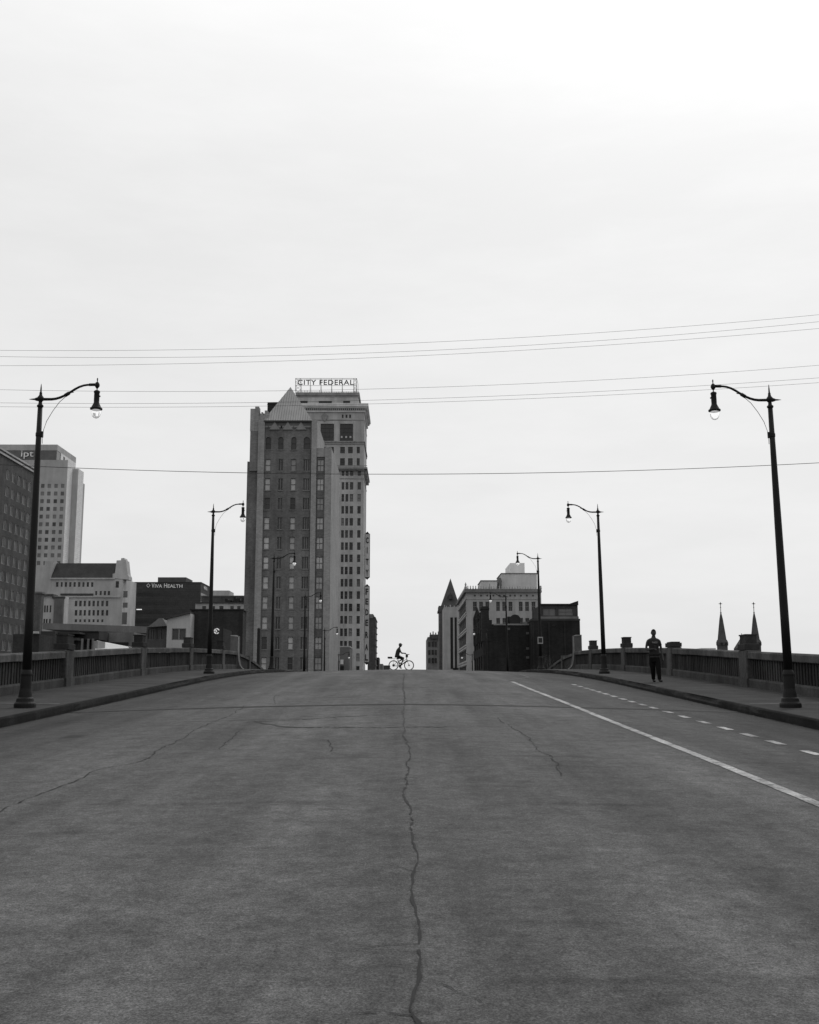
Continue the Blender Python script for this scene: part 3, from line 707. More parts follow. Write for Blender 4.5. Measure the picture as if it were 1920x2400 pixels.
# roof sign
zb0 = Zp(770, 920.4, YC+3)
s_ = root('rooftop_sign', ((ax0+ax1)/2, YC+4, zb0), 'open steel rooftop sign with dark letters reading CITY FEDERAL', 'sign')
M_STEEL = mat('dark_sign_steel', .07, .6)
fr = MB(); YS = YC+4; sx0, sx1 = Xp(692, 900, YS), Xp(836, 900, YS); z1_, z0_ = Zp(770, 886.5, YS), zb0
for zz, t_ in ((z1_, .05), (Zp(770, 903.5, YS), .04), (Zp(770, 889, YS), .03)): fr.box(sx0, sx1, YS+.1, YS+.2, zz-t_, zz+t_)
for a in (692.5, 705, 727, 752, 777, 802, 829, 835.5):
    x = Xp(a, 900, YS); fr.box(x-.045, x+.045, YS+.12, YS+.22, z0_, z1_); fr.tube([(x, YS+.2, z1_-.2), (x, YS+6, z0_+.1)], .05, 5); fr.tube([(x, YS+.2, (z0_+z1_)/2), (x, YS+3.2, z0_+.1)], .04, 5)
for a, b in ((692.5, 705), (829, 835.5)):
    xa_, xb_ = Xp(a, 900, YS), Xp(b, 900, YS)
    for k in range(4):
        za_, zb_ = z0_+(z1_-z0_)*k/4, z0_+(z1_-z0_)*(k+1)/4
        fr.tube([(xa_, YS+.15, za_), (xb_, YS+.15, zb_)], .05, 5); fr.tube([(xb_, YS+.15, za_), (xa_, YS+.15, zb_)], .05, 5)
fr.tube([(sx1, YS+.15, z1_), (sx1+.2, YS+6, z1_-.3)], .06, 5); fr.tube([(sx1+.2, YS+6, z1_-.3), (sx1+.25, YS+6, z0_)], .06, 5)
fr.build('frame', M_STEEL, s_)
fit_text('letters', 'CITY FEDERAL', Xp(697.5, 896, YS), Xp(829, 896, YS), Zp(770, 902.2, YS), Zp(770, 890.3, YS), YS, mat('dark_sign_letters', .03, .5), s_, .15, offset=.012, spacing=1.10)
rp = MB(); rq = random.Random(4)
for i in range(26):
    x = ax0+(ax1-ax0)*i/25; rp.box(x-.06, x+.06, YC+3.2, YC+3.35, zb0, zb0+rq.choice([.4, .4, .5, .9]))
rp.box(ax0, ax1, YC+3.2, YC+3.3, zb0+.36, zb0+.44)
rp.build('roof_railing', M_STEEL, r)
# blade signs down the street side
M_SIGNP = mat('blade_sign_panel', .62, .7, 'stone', var=.12, scale=2); M_SIGNB = mat('blade_sign_border', .035, .6)
def blade(tp, bt, body, cys, label):
    Yb_ = 349.0; a, b = Xp(854, 1400, Yb_), Xp(866.6, 1400, Yb_); z1, z0 = Zp(860, tp, Yb_), Zp(860, bt, Yb_)
    r = root('blade_sign', ((a+b)/2, Yb_, z0), label, 'sign', 'vertical blade signs of the tower')
    m = MB(); m.box(a, b, Yb_, Yb_+.5, z0, z1)
    cx_ = (a+b)/2
    m.slab([(a+.15, z1+.01), (b-.15, z1+.01), (cx_, z1+.75)], Yb_+.05, Yb_+.45); m.slab([(a+.15, z0-.01), (cx_, z0-.75), (b-.15, z0-.01)], Yb_+.05, Yb_+.45)
    for k in range(5): zz = z0+(z1-z0)*(k+.5)/5; m.tube([(x1-.1, Yb_+.25, zz), (a+.05, Yb_+.25, zz)], .05, 5)
    m.build('border', M_SIGNB, r)
    MB().box(a+.13, b-.13, Yb_-.03, Yb_-.002, z0+.13, z1-.13).build('panel', M_SIGNP, r)
    for ch, cy in zip(body, cys):
        zc_ = Zp(860, cy, Yb_); hw = .13 if ch == 'I' else .47
        fit_text('letter', ch, cx_-hw, cx_+hw, zc_-1.0, zc_+1.0, Yb_-.07, M_SIGNB, r, .03, offset=.035)
blade(1251, 1353.5, 'CITY', (1266.5, 1290, 1316.7, 1342), 'upper vertical blade sign with pointed ends reading CITY on the tower corner')
blade(1374, 1553, 'FEDERAL', (1386.7, 1410, 1435, 1459.6, 1488, 1516.8, 1541), 'lower and longer vertical blade sign reading FEDERAL')

# ---- small things at the foot of the towers
def simple(name, label, cat, a, b, top, Y, depth, m, group=None, ref=1500, coping=None):
    r = root(name, ((Xp(a, ref, Y)+Xp(b, ref, Y))/2, Y, G), label, cat, group)
    block(r, 'wall', m, Xp(a, ref, Y), Xp(b, ref, Y), Y, Y+depth, G, Zp((a+b)/2, top, Y))
    if coping:
        h, oh, mm = coping; z = Zp((a+b)/2, top, Y)
        MB().box(Xp(a, ref, Y)-oh, Xp(b, ref, Y)+oh, Y-oh, Y+depth+oh, z+.002, z+h).build('coping', mm, r)
    return r
M_DG = mat('far_dark_brick', .085, .9, 'brick', var=.2, bs=.8)
M_MG = mat('far_grey_stone', .18, .9, 'stone', var=.15)
M_LG = mat('far_pale_stone', .46, .9, 'stone', var=.12)
r = simple('low_building', 'low grey flat building at the foot of the tall tower, pale box sign on it', 'building', 797, 820, 1517, 300, 15, M_MG, coping=(.35, .1, M_LG))
MB().box(Xp(798, 1550, 299), Xp(805, 1550, 299), 299, 299.6, Zp(800, 1557, 299), Zp(800, 1546, 299)).build('box_sign', mat('white_panel', .75, .6), r)
MB().box(Xp(797.5, 1565, 299.7), Xp(806, 1565, 299.7), 299.8, 299.99, G, Zp(800, 1561, 299)).build('doorway', M_BLACK, r)
r = simple('dark_office_block', 'narrow dark high block just right of the FEDERAL blade sign', 'building', 862, 880, 1446, 420, 22, M_DG)
xx0, xx1, zz = Xp(868, 1500, 420), Xp(880, 1500, 420), Zp(870, 1446, 420)
t = MB(); t.box(xx0-.3, xx0+1.1, 419.5, 424, zz-.5, zz+1.1); t.box(xx0+1.2, xx1-.6, 419.6, 430, zz, zz+.7)
for k in range(9): t.box(xx1-.02, xx1+.3, 420.5, 441, zz-1-k*2.5, zz-.7-k*2.5)
t.build('cornice', M_MG, r)
simple('low_building', 'small black building stepping down beside the dark narrow block', 'building', 880, 888.6, 1541, 440, 18, M_BLACK)
simple('low_building', 'small grey shed between the dark block and the bicycle', 'building', 888.8, 897.5, 1556, 460, 18, M_MG)
simple('low_building', 'lowest dark building behind the rear wheel of the bicycle', 'building', 897.7, 913, 1561, 480, 18, M_DG, coping=(.3, .2, M_MG))

# ---- right side of the street
r = simple('brick_block', 'plain mid-grey block at the far left end of the right-hand buildings', 'building', 1002.5, 1032, 1493, 372, 30, mat('far_mid_brick', .20, .9, 'brick', bs=.8))
a, b, zz = Xp(1008, 1490, 371), Xp(1032, 1490, 371), Zp(1015, 1493, 371)
t = MB(); t.box(a, b, 371, 380, zz-.6, Zp(1020, 1487, 371)); [t.box(a+k*.9, a+k*.9+.35, 371.1, 372, zz, zz+1.5+.4*(k % 2)) for k in range(4)]; t.build('cornice', M_DG, r)
for k in range(3):
    for px_ in (1004, 1012, 1019): add_window(r, Xp(px_, 1520, 371.9), 371.85, Zp(1010, 1516+k*19, 372), .75, 1.7, 'dh', M_FR_D, M_DARKW)
# steepled building
YQ = 332
r = root('steepled_building', (Xp(1052, 1500, YQ), YQ, G), 'building with a steep dark pyramid roof among the right-hand buildings', 'building')
zz = Zp(1052, 1434, YQ); a, b = Xp(1030, 1500, YQ), Xp(1079, 1500, YQ)
block(r, 'wall', mat('steeple_brick', .13, .9, 'brick', bs=.8), a, b, YQ, YQ+8.5, G, zz)
t = MB(); t.box(a-.35, b+.3, YQ-.4, YQ+8.9, zz+.002, zz+.6); t.box(a-.15, b+.15, YQ-.2, YQ+8.7, zz+.6, Zp(1052, 1420, YQ)); t.build('cornice', M_DG, r)
t = MB(); ap2 = at(1056, 1355.5, YQ+4); zz = Zp(1052, 1420, YQ)+.01
P4 = [(Xp(1034, 1420, YQ), YQ-.3, zz), (Xp(1077, 1420, YQ), YQ-.3, zz), (Xp(1077, 1420, YQ), YQ+8.8, zz), (Xp(1034, 1420, YQ), YQ+8.8, zz)]
for i in range(4): t.quad(P4[i], P4[(i+1) % 4], tuple(ap2))
t.quad(*P4); ro = t.build('roof', mat('steeple_slate', .085, .8, 'blocks', bs=.7, var=.2), r)
t = MB(); x = Xp(1056, 1400, YQ); t.box(x-.6, x+.6, YQ-.1, YQ+1.5, Zp(1056, 1404, YQ), Zp(1056, 1396, YQ)); t.slab([(x-.75, Zp(1056, 1396, YQ)), (x+.75, Zp(1056, 1396, YQ)), (x, Zp(1056, 1389, YQ))], YQ-.15, YQ+2); t.build('dormer', M_DG, ro)
# slim pale building with two tall slots
YD = 314
r = root('slim_pale_building', (Xp(1057, 1500, YD), YD, G), 'slim pale building with two tall black window slots and notched parapet', 'building')
zz = Zp(1057, 1423, YD)
rs = [(Xp(a, 1510, YD), Xp(b, 1510, YD), Zp(1060, 1568, YD), Zp(1060, 1447, YD), 'plain', M_FR_D, mat('black_glass', .012, .3)) for a, b in ((1056, 1062.3), (1066, 1071.3))]
block(r, 'wall', M_LG, Xp(1041, 1500, YD), Xp(1078, 1500, YD), YD, YD+14, G, zz, rs, .6)
t = MB()
for k in range(8):
    x = Xp(1041, 1423, YD)+k*.56; t.box(x, x+.3, YD-.05, YD+1, zz-.6, zz+.15+(.5 if k in (0, 3, 7) else .25*(k % 2)))
t.build('parapet', M_LG, r)
MB().box(Xp(1062, 1568, YD), Xp(1076, 1568, YD), YD-1.5, YD-.02, Zp(1060, 1570, YD), Zp(1060, 1566, YD)).build('canopy', M_BLACK, r)
# pale corner building
YE = 265.0
r = root('pale_corner_building', (Xp(1180, 1500, YE), YE, G), 'pale office building with ornate roofline and banded side wall at the street corner', 'building')
x0, x1 = Xp(1093.6, 1400, YE), Xp(1268.7, 1400, YE); zt2 = Zp(1180, 1383, YE); zc1 = Zp(1180, 1410.3, YE); hh = zc1-Zp(1180, 1432.3, YE); pit = zc1-Zp(1180, 1448.6, YE)
rs = []; zf = lambda v: 980+v/4.3125
for a, b in ((555, 595), (618, 658), (682, 720), (790, 828), (852, 890), (915, 955), (1020, 1058), (1083, 1122), (1148, 1188)):
    A, B = Xp(zf(a), 1425, YE), Xp(zf(b), 1425, YE)
    for j in range(4): rs.append((A, B, zc1-hh-pit*j, zc1-pit*j, 'dhv', M_FR_L, M_DARKW))
sd_ = []
for j in range(8):
    zt_ = zc1+.5-pit*j
    if zt_-2.7 > G+.4: sd_.append((YE+3.0, YE+39, zt_-2.7, zt_, 'grid', M_FR_L, mat('side_glass', .09, .3, 'random', r0=.8, r1=1.3)))
M_EB = mat('corner_building_stone', .44, .9, 'stone', var=.13)
block(r, 'wall', M_EB, x0, x1, YE, YE+42, G, zt2-.6, rs, .35, side=('l', sd_, .4))
t = MB(); t.box(x0-.6, x1+.1, YE-.6, YE+42.3, zt2-.6, zt2-.15); t.box(x0-.3, x1+.05, YE-.35, YE+42.2, zt2-.14, zt2+.25); t.build('cornice', mat('corner_cornice_stone', .2, .9, 'stone'), r)
t = MB(); t.box(x0-.08, x1, YE-.12, YE-.01, Zp(1180, 1404.5, YE), Zp(1180, 1402.8, YE)); t.box(x0-.13, x0-.01, YE-.12, YE+42, Zp(1180, 1404.5, YE), Zp(1180, 1402.8, YE))
for q in sd_: t.box(x0-.16, x0-.01, YE, YE+42, q[3]+.15, q[3]+.5); t.box(x0-.16, x0-.01, YE, YE+42, q[2]-.5, q[2]-.15)
t.build('belt_course', M_LG, r)
def fin(x, y): MB().lathe([(.16, 0), (.2, .15), (.08, .3), (.16, .5), (.02, .85)], (x, y, zt2+.26), 6).build('finial', M_EB, r)
for k in range(30): fin(x0-.3+(x1-x0+.3)*k/29, YE-.2)
for k in range(22): fin(x0-.15, YE+1.6+k*1.85)
MB().lathe([(.3, 0), (.35, .5), (.15, .8), (.25, 1.1), (.02, 1.7)], (x0-.2, YE-.2, zt2+.2), 8).build('corner_finial', M_EB, r)
MB().box(x1-.4, x1+.1, YE-.1, YE+1, zt2, Zp(1268, 1373, YE)).build('corner_post', M_EB, r)

t = MB()
for v in (575, 637, 700, 762, 825, 870, 933, 980, 1040, 1100, 1162):
    x = Xp(zf(v), 1396, YE); z = Zp(1180, 1396, YE); t.lathe([(.24, 0), (.24, .06)], (x, YE-.07, z), 8, 'y')
t.build('rosette', M_DG, r)
M_RB = mat('rooftop_block_render', .60, .9, 'stone', var=.1)
def roofbox(a, b, top, Y, dp, m, name='penthouse'):
    return MB().box(Xp(a, 1370, Y), Xp(b, 1370, Y), Y, Y+dp, zt2-1, Zp((a+b)/2, top, Y)).build(name, m, r)
def capbox(a, b, top, Y, dp):
    z = Zp((a+b)/2, top, Y); MB().box(Xp(a, 1370, Y)-.15, Xp(b, 1370, Y)+.15, Y-.15, Y+dp+.15, z+.003, z+.22).build('penthouse_cap', M_MG, r)
roofbox(1128, 1165.5, 1362, 282, 12, M_RB); capbox(1128, 1165.5, 1362, 282, 12)
roofbox(1176, 1259, 1345, 286, 14, M_RB); capbox(1176, 1259, 1345, 286, 14)
roofbox(1169, 1175, 1354, 284, 6, M_MG); roofbox(1197, 1230.5, 1319.5, 296, 15, mat('white_penthouse', .88, .8, var=.08), 'lift_house')
MB().tube([(Xp(1148, 1370, 280), 280, zt2), (Xp(1148, 1370, 280), 280, Zp(1148, 1368, 280))], .06, 6).build('antenna', M_STEEL, r)
# dark brick street-side building with chimney-like turrets
YF = 208.0
M_DB = mat('dark_wall_brick', .032, .95, 'brick', var=.2, bs=1.0); M_DB2 = mat('dark_wall_brick_near', .026, .95, 'brick', var=.22, bs=1.0)
r = root('dark_brick_building', (Xp(1190, 1520, YF), YF, G), 'dark brick building with jagged turrets at its street corner', 'building')
zz = Zp(1190, 1465.5, YF); a, b = Xp(1133, 1500, YF), Xp(1247, 1500, YF)
rs = [(YF+3+k*6.5, YF+6.5+k*6.5, G+3+j*4.2, G+5.6+j*4.2, 'dhv', M_FR_D, M_DARKW) for k in range(4) for j in range(5)]
block(r, 'wall', M_DB, a, b, YF, YF+28, G, zz, side=('l', rs, .3))
MB().box(a+2, b+.02, YF-.12, YF+28, zz+.002, zz+.3).build('coping', mat('coping_pale', .24, .8), r)
t = MB(); t.box(a-.25, Xp(1146, 1440, YF), YF-.1, YF+3, zz-3, Zp(1140, 1421, YF)); t.box(Xp(1146, 1440, YF)+.01, Xp(1153, 1440, YF), YF-.1, YF+3, zz-3, Zp(1150, 1453, YF))
t.box(a-.4, Xp(1147, 1440, YF), YF-.25, YF+3.2, Zp(1140, 1428, YF), Zp(1140, 1425, YF))
for k, (y, hgt) in enumerate(((YF+6, 1.2), (YF+11, 0.2), (YF+16, 1.6), (YF+20, .4), (YF+25, 1.5))):
    t.box(a-.2, a+1.0, y, y+1.6, zz-3, zz+1.4+hgt); t.prism([(a-.2, y), (a+1, y), (a+1, y+1.6), (a-.2, y+1.6)], zz+1.4+hgt, zz+1.7+hgt)
t.box(a-.1, a+.8, YF, YF+28, zz-1, zz+1.3)
x = Xp(1116, 1440, YF+26); t.lathe([(.8, -2), (.8, 1.8), (.02, 4.0)], (a+.5, YF+24.5, zz+1.3), 4)
t.build('turret', M_DB, r)
t = MB(); t.box(Xp(1141.3, 1500, YF), Xp(1142.8, 1500, YF), YF-.15, YF-.02, G, Zp(1142, 1482, YF)); t.build('downpipe', M_BLACK, r)
t = MB(); 
for (px_, py_) in ((1192, 1474), (1237, 1484), (1237, 1520), (1237, 1541)): q = at(px_, py_, YF-.05); t.box(q.x-.3, q.x+.3, YF-.1, YF-.02, q.z-.22, q.z+.22)
t.build('vent', mat('vent_grey', .12, .8), r)
t = MB(); q0 = at(1190, 1443, YF+3); zq = zz+.3
t.box(Xp(1190, 1450, YF+3), Xp(1211, 1450, YF+3), YF+3, YF+5, zq, Zp(1200, 1445, YF+3)); t.lathe([(1.1, 0), (1.1, .9)], (Xp(1207, 1450, YF+2.5), YF+2.0, Zp(1200, 1454, YF+3)), 12, 'y')
t.build('rooftop_fan', M_BLACK, r)
t = MB(); t.box(Xp(1229, 1460, YF+2), Xp(1247, 1460, YF+2), YF+2, YF+4, zq, Zp(1238, 1457, YF+2)); t.build('rooftop_unit', M_MG, r)
YG = 203.0
r = simple('dark_brick_warehouse', 'large almost black blank-walled brick building, right end of the street', 'building', 1247.5, 1360.5, 1454.5, YG, 24, M_DB2, coping=(.35, .06, mat('coping_dark', .06, .8)))
t = MB()
for (px_, py_, s_) in ((1298, 1466, .25),): q = at(px_, py_, YG-.05); t.box(q.x-s_, q.x+s_, YG-.1, YG-.02, q.z-s_*.6, q.z+s_*.6)
for k in range(3): x = Xp(1250.5+k*37, 1500, YG); t.box(x-.15, x+.15, YG-.2, YG-.01, G, Zp(1300, 1458, YG))
t.build('wall_detail', M_DB, r)
YH = 234
r = root('brick_loft', (Xp(1312, 1430, YH), YH, G), 'brick loft storey with two wide factory windows above the black warehouse', 'building')
a, b = Xp(1266, 1430, YH), Xp(1354.5, 1430, YH); zz = Zp(1312, 1418.5, YH)
rs = [(Xp(1273, 1433, YH), Xp(1302, 1433, YH), Zp(1312, 1443, YH), Zp(1312, 1425.5, YH), 'v2', M_FR_M, mat('reflecting_pane', .14, .4, 'random')), (Xp(1309, 1433, YH), Xp(1343, 1433, YH), Zp(1312, 1442.5, YH), Zp(1312, 1425.5, YH), 'grid', M_FR_M, MATS['reflecting_pane'])]
block(r, 'wall', mat('loft_brick', .065, .9, 'brick', bs=1), a, b, YH, YH+15, G, zz, rs, .3)
t = MB(); t.box(a-.2, b+.1, YH-.35, YH+.3, zz+.002, zz+.3); t.slab([(b-1.8, zz+.3), (b+.1, zz+.3), (b+.1, zz+.95)], YH-.3, YH+3); t.build('cornice', M_DB, r)
MB().box(a-.1, b+.12, YH-.3, YH-.01, Zp(1312, 1452, YH), Zp(1312, 1445, YH)).build('belt_course', M_MG, r)

# ---- church beyond the parapet
YK = 350.0
r = root('church', (Xp(1730, 1525, YK), YK, G), 'distant church with two slender dark spires topped by crosses', 'church')
M_CH = mat('church_stone', .09, .9, 'blocks', var=.2, bs=.6)
def spire(px_):
    x = Xp(px_, 1500, YK)
    t = MB(); t.lathe([(1.75, G-520*0), (1.75, Zp(1700, 1513, YK)), (1.95, Zp(1700, 1512, YK)), (1.95, Zp(1700, 1505, YK)), (1.6, Zp(1700, 1499, YK))], (x, YK+2, 0), 8); tw = t.build('tower', M_CH, r)
    t = MB(); t.lathe([(1.45, Zp(1700, 1499.2, YK)), (1.1, Zp(1700, 1479, YK)), (.55, Zp(1700, 1449, YK)), (.18, Zp(1700, 1436, YK)), (.28, Zp(1700, 1435, YK)), (.12, Zp(1700, 1433, YK)), (.1, Zp(1700, 1424, YK)), (.2, Zp(1700, 1423, YK)), (.05, Zp(1700, 1420, YK))], (x, YK+2, 0), 8); s1 = t.build('spire', M_CH, r)
    z1, z0 = Zp(1700, 1410, YK), Zp(1700, 1421, YK); zm = Zp(1700, 1414, YK)
    t = MB(); t.box(x-.07, x+.07, YK+1.9, YK+2.1, z0, z1); t.box(x-.55, x+.55, YK+1.92, YK+2.08, zm-.08, zm+.08); t.lathe([(.26, -.06), (.26, .06)], (x, YK+2, zm), 10, 'y'); t.build('cross', M_BLACK, s1)
    t = MB()
    for k in (-1, 1): t.box(x+k*.7-.3, x+k*.7+.3, YK+.1, YK+.3, Zp(1700, 1511, YK), Zp(1700, 1506, YK))
    t.build('louvre', M_BLACK, tw)
spire(1697); spire(1775.5)
xg = Xp(1735, 1500, YK+6); zg = Zp(1735, 1497, YK+6)
MB().slab([(xg-2.2, G), (xg+2.2, G), (xg+2.2, zg-3.2), (xg, zg), (xg-2.2, zg-3.2)], YK+2.5, YK+6).build('nave', M_CH, r)
t = MB(); t.box(xg-.06, xg+.06, YK+4, YK+4.2, zg-.2, Zp(1735, 1485, YK+6)); t.box(xg-.5, xg+.5, YK+4.02, YK+4.18, zg+.75, zg+.9); t.build('cross', M_BLACK, r)
simple('far_flat_building', 'tiny pale flat-roofed block on the skyline left of the church', 'building', 1643.5, 1678, 1519, 520, 20, mat('hazy_white', .6, .9), ref=1520)
simple('far_flat_building', 'tiny pale block peeking out between the two church towers', 'building', 1712, 1722, 1524, 520, 20, MATS['hazy_white'], ref=1520)

# ---- left side, far
YI = 530.0
r = root('glass_topped_tower', (Xp(100, 1300, YI), YI, G), 'grey stone office tower with dark glass crown at the left edge, lit-toned stepped corner', 'tower')
M_IP = mat('office_granite', .44, .85, 'stone', var=.10, scale=.6); M_IPL = mat('lit_granite_and_white_panel', .80, .85, 'blocks', var=.06, bs=.25)  # granite lightened for sun on the side facets; also white crown panels
X1 = Xp(158.7, 1085, YI); X0 = Xp(-120, 1085, YI); zb_ = Zp(120, 1078, YI)
rs = []
for px_ in (62, 79, 95.7, 111, 127, 142.5):
    for j in range(11):
        a = Xp(px_, 1150, YI); z = Zp(110, 1143, YI)-j*3.86; rs.append((a, a+1.7, z-.1, z+1.9, 'plain', mat('granite_window_frame', .2, .7), mat('tower_window_glass', .10, .4, 'random', r0=.5, r1=2.0)))
block(r, 'wall', M_IP, X0, X1, YI, YI+8, G, zb_, rs, .2)
X2 = X1+(Xp(184.7, 1100, YI+8)-Xp(170.8, 1100, YI+8)); zb2 = Zp(180, 1098.5, YI+8)
block(r, 'wall', M_IP, X0+10, X2, YI+8.02, YI+17, G, zb2); block(r, 'wall', M_IP, X0, X2-6, YI+17.02, YI+40, G, zb2-2)
sd_m = MB(); sd_m.box(X1+.01, X1+.14, YI+.02, YI+7.98, G, zb_-.02); sd_m.box(X2+.01, X2+.14, YI+8.05, YI+16.98, G, zb2-.02); sd_m.build('lit_side_panel', M_IPL, r)  # thin facings whose lighter colour stands in for sun on the sides
cx1 = Xp(133.7, 1050, YI+2); zc2 = Zp(120, 1042, YI+2)
MB().box(X0+8, cx1, YI+2, YI+33, zb_+.01, zc2-3).build('crown', mat('crown_glass', .11, .25, 'blocks', bs=.4), r)
MB().box(X0+7.9, cx1+.15, YI+1.85, YI+33.2, zc2-2.98, zc2).build('crown_cap', M_IP, r)
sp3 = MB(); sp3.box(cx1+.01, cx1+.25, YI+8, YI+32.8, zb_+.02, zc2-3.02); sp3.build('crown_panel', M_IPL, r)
MB().box(cx1+.26, cx1+.3, YI+12, YI+14, zb_+.5, zc2-4).build('crown_vent', M_BLACK, r)
fit_text('letters', 'ipt', Xp(47, 1062, YI), Xp(76, 1062, YI), Zp(60, 1073.5, YI), Zp(60, 1055, YI), YI+1.6, mat('white_letters', .8, .6), r, .4)

# brick building at left edge, side wall towards the road
Xb = -92.3; Ya, Yb2 = 232.0, 267.3
zz = Zp(46, 1081, 2539*92.3/904)
zz = at(46, 1080, 1).z/abs(at(46, 1080, 1).x)*92.3
r = root('left_brick_building', (Xb, 250, G), 'dark brick building cut by the left edge with pale upright window bars', 'building')
rs = []
pz = 3.92; yy0 = 246.3
for k in range(9):
    y = 235+k*3.7
    for j in range(14):
        z = zz-5.2-j*pz
        if z > G+.5 and y > 244: rs.append((y, y+2.6, z-.8, z+1.6, 'v3', mat('pale_bars', .5, .7), M_DARKW))
block(r, 'wall', mat('left_edge_brick', .095, .9, 'brick', bs=1.1), Xb-30, Xb, Ya, Yb2, G, zz, side=('r', rs, .25))
t = MB(); t.box(Xb-.01, Xb+.35, Ya, Yb2+.3, zz-1.0, zz-.55); t.box(Xb-30.1, Xb+.25, Ya-.1, Yb2+.2, zz+.002, zz+.4); t.build('cornice', M_LG, r)

# mansard-roofed stone building
YM = 440.0
r = root('slate_roofed_hall', (Xp(190, 1400, YM), YM, G), 'pale stone building with long dark slate roof between stepped gable ends', 'building')
Z = lambda v: 40+v/4.587
Zy = lambda v: 1250+v/4.587
M_MS = mat('hall_limestone', .46, .9, 'stone', var=.14, scale=.5)
x0, x1 = Xp(93, 1400, YM), Xp(287, 1400, YM); zw = Zp(190, 1354.5, YM); rs = []
def cols(lst, t_, b_, st='dh'):
    for a, b in lst: rs.append((Xp(Z(a), Zy((t_+b_)/2), YM), Xp(Z(b), Zy((t_+b_)/2), YM), Zp(190, Zy(b_), YM), Zp(190, Zy(t_), YM), st, M_FR_M, M_DARKW))
cols(((418, 445), (470, 490), (513, 537), (560, 584), (607, 631), (656, 680), (702, 725), (748, 773), (796, 820)), 525, 576)
cols(((840, 862), (888, 910), (932, 956), (975, 1000)), 620, 665); cols(((1060, 1095),), 515, 585)
for t_ in (725, 825): cols(((620, 648), (668, 695), (716, 740), (765, 790), (811, 836), (858, 882), (906, 932), (955, 980)), t_, t_+60)
cols(((620, 645), (668, 690), (716, 740), (765, 787), (811, 833), (858, 880), (906, 928)), 925, 955)
block(r, 'wall', M_MS, x0, x1, YM, YM+22, G, zw, rs, .3)
zr_ = Zp(190, 1320, YM+4)
t = MB(); a, b = Xp(120.7, 1353, YM), Xp(268, 1353, YM)
t.quad((a, YM-.3, zw+.02), (b, YM-.3, zw+.02), (Xp(276, 1320, YM+4), YM+4, zr_), (Xp(127.4, 1320, YM+4), YM+4, zr_))
t.quad((Xp(127.4, 1320, YM+4), YM+4, zr_), (Xp(271, 1320, YM+4), YM+4, zr_), (b, YM+22, zr_-1), (a, YM+22, zr_-1))
t.build('roof', mat('slate', .062, .8, 'blocks', bs=.5, var=.2), r)
MB().box(a-.4, b+.3, YM-.5, YM-.01, zw-.6, zw+.015).build('eaves', M_LG, r)
t = MB(); gx = lambda v, w_: Xp(Z(v), Zy(w_), YM); gz = lambda v: Zp(280, Zy(v), YM)
t.slab([(gx(1028, 480), gz(480)), (gx(1030, 435), gz(435)), (gx(1055, 430), gz(430)), (gx(1072, 292), gz(292)), (gx(1118, 290), gz(290)), (gx(1122, 268), gz(268)), (gx(1152, 265), gz(265)), (gx(1158, 285), gz(285)), (gx(1174, 292), gz(292)), (gx(1190, 440), gz(440)), (gx(1204, 465), gz(465)), (gx(1206, 500), gz(500))], YM-.25, YM+5)
t.build('gable_end', M_MS, r); t = MB()
t.slab([(gx(365, 480), gz(480)), (gx(395, 300), gz(300)), (gx(300, 300), gz(300)), (gx(290, 380), gz(380)), (gx(250, 480), gz(480))], YM+.1, YM+6)
t.build('gable_end', M_MS, r)
t = MB()
for v0, v1, w0, w1 in ((1145, 1190, 620, 690), (1140, 1190, 745, 800), (1132, 1185, 850, 980)): t.box(gx(v0, w0), gx(v1, w0), YM-.2, YM-.02, gz(w1), gz(w0))
t.build('arched_recess', M_FR_M, r)
t = MB(); t.box(gx(470, 655), gx(822, 655), YM-.4, YM-.02, gz(668), gz(648)); t.build('balcony', M_FR_D, r)
t = MB(); t.box(gx(500, 690), gx(1110, 690), YM-.5, YM-.02, gz(690), gz(676)); t.build('belt_course', M_LG, r)

r = root('classical_building', (Xp(115, 1450, 400), 400, G), 'lower pale building with dark cornice in front of the slate-roofed hall', 'building')
a, b = Xp(91.5, 1430, 400), Xp(150, 1430, 400); zz = Zp(110, 1397, 400); rs = []
for v in (265, 292, 318, 352):
    for w0 in (775, 920): rs.append((Xp(Z(v), 1420, 400), Xp(Z(v+18), 1420, 400), Zp(100, Zy(w0+75), 400), Zp(100, Zy(w0), 400), 'dh', M_FR_D, M_DARKW))
block(r, 'wall', M_MS, a, b, 400, 405, G, zz, rs, .3)
t = MB(); t.box(a-.8, Xp(124, 1430, 400), 399.2, 405, zz+.002, zz+.7); t.box(Xp(122, 1430, 400), b+.3, 399.3, 400, zz-.9, zz-.2); t.build('cornice', M_DG, r)
MB().box(Xp(125.5, 1430, 399), Xp(147, 1430, 399), 399.3, 399.99, G, zz-.95).build('stair_bay', mat('stair_bay_stone', .17, .9, 'stone'), r)
r = simple('brick_corner_shop', 'narrow dark brick building right of the nearest left lamp pole', 'building', 55, 91, 1391, 380, 3, mat('shop_brick', .11, .9, 'brick', bs=.8), coping=(.6, .4, M_MG))
for j in range(3): add_window(r, Xp(74, 1420, 379.9), 379.9, Zp(80, 1432+j*22, 380), 1.3, 2.3, 'dh', M_FR_L, M_DARKW)

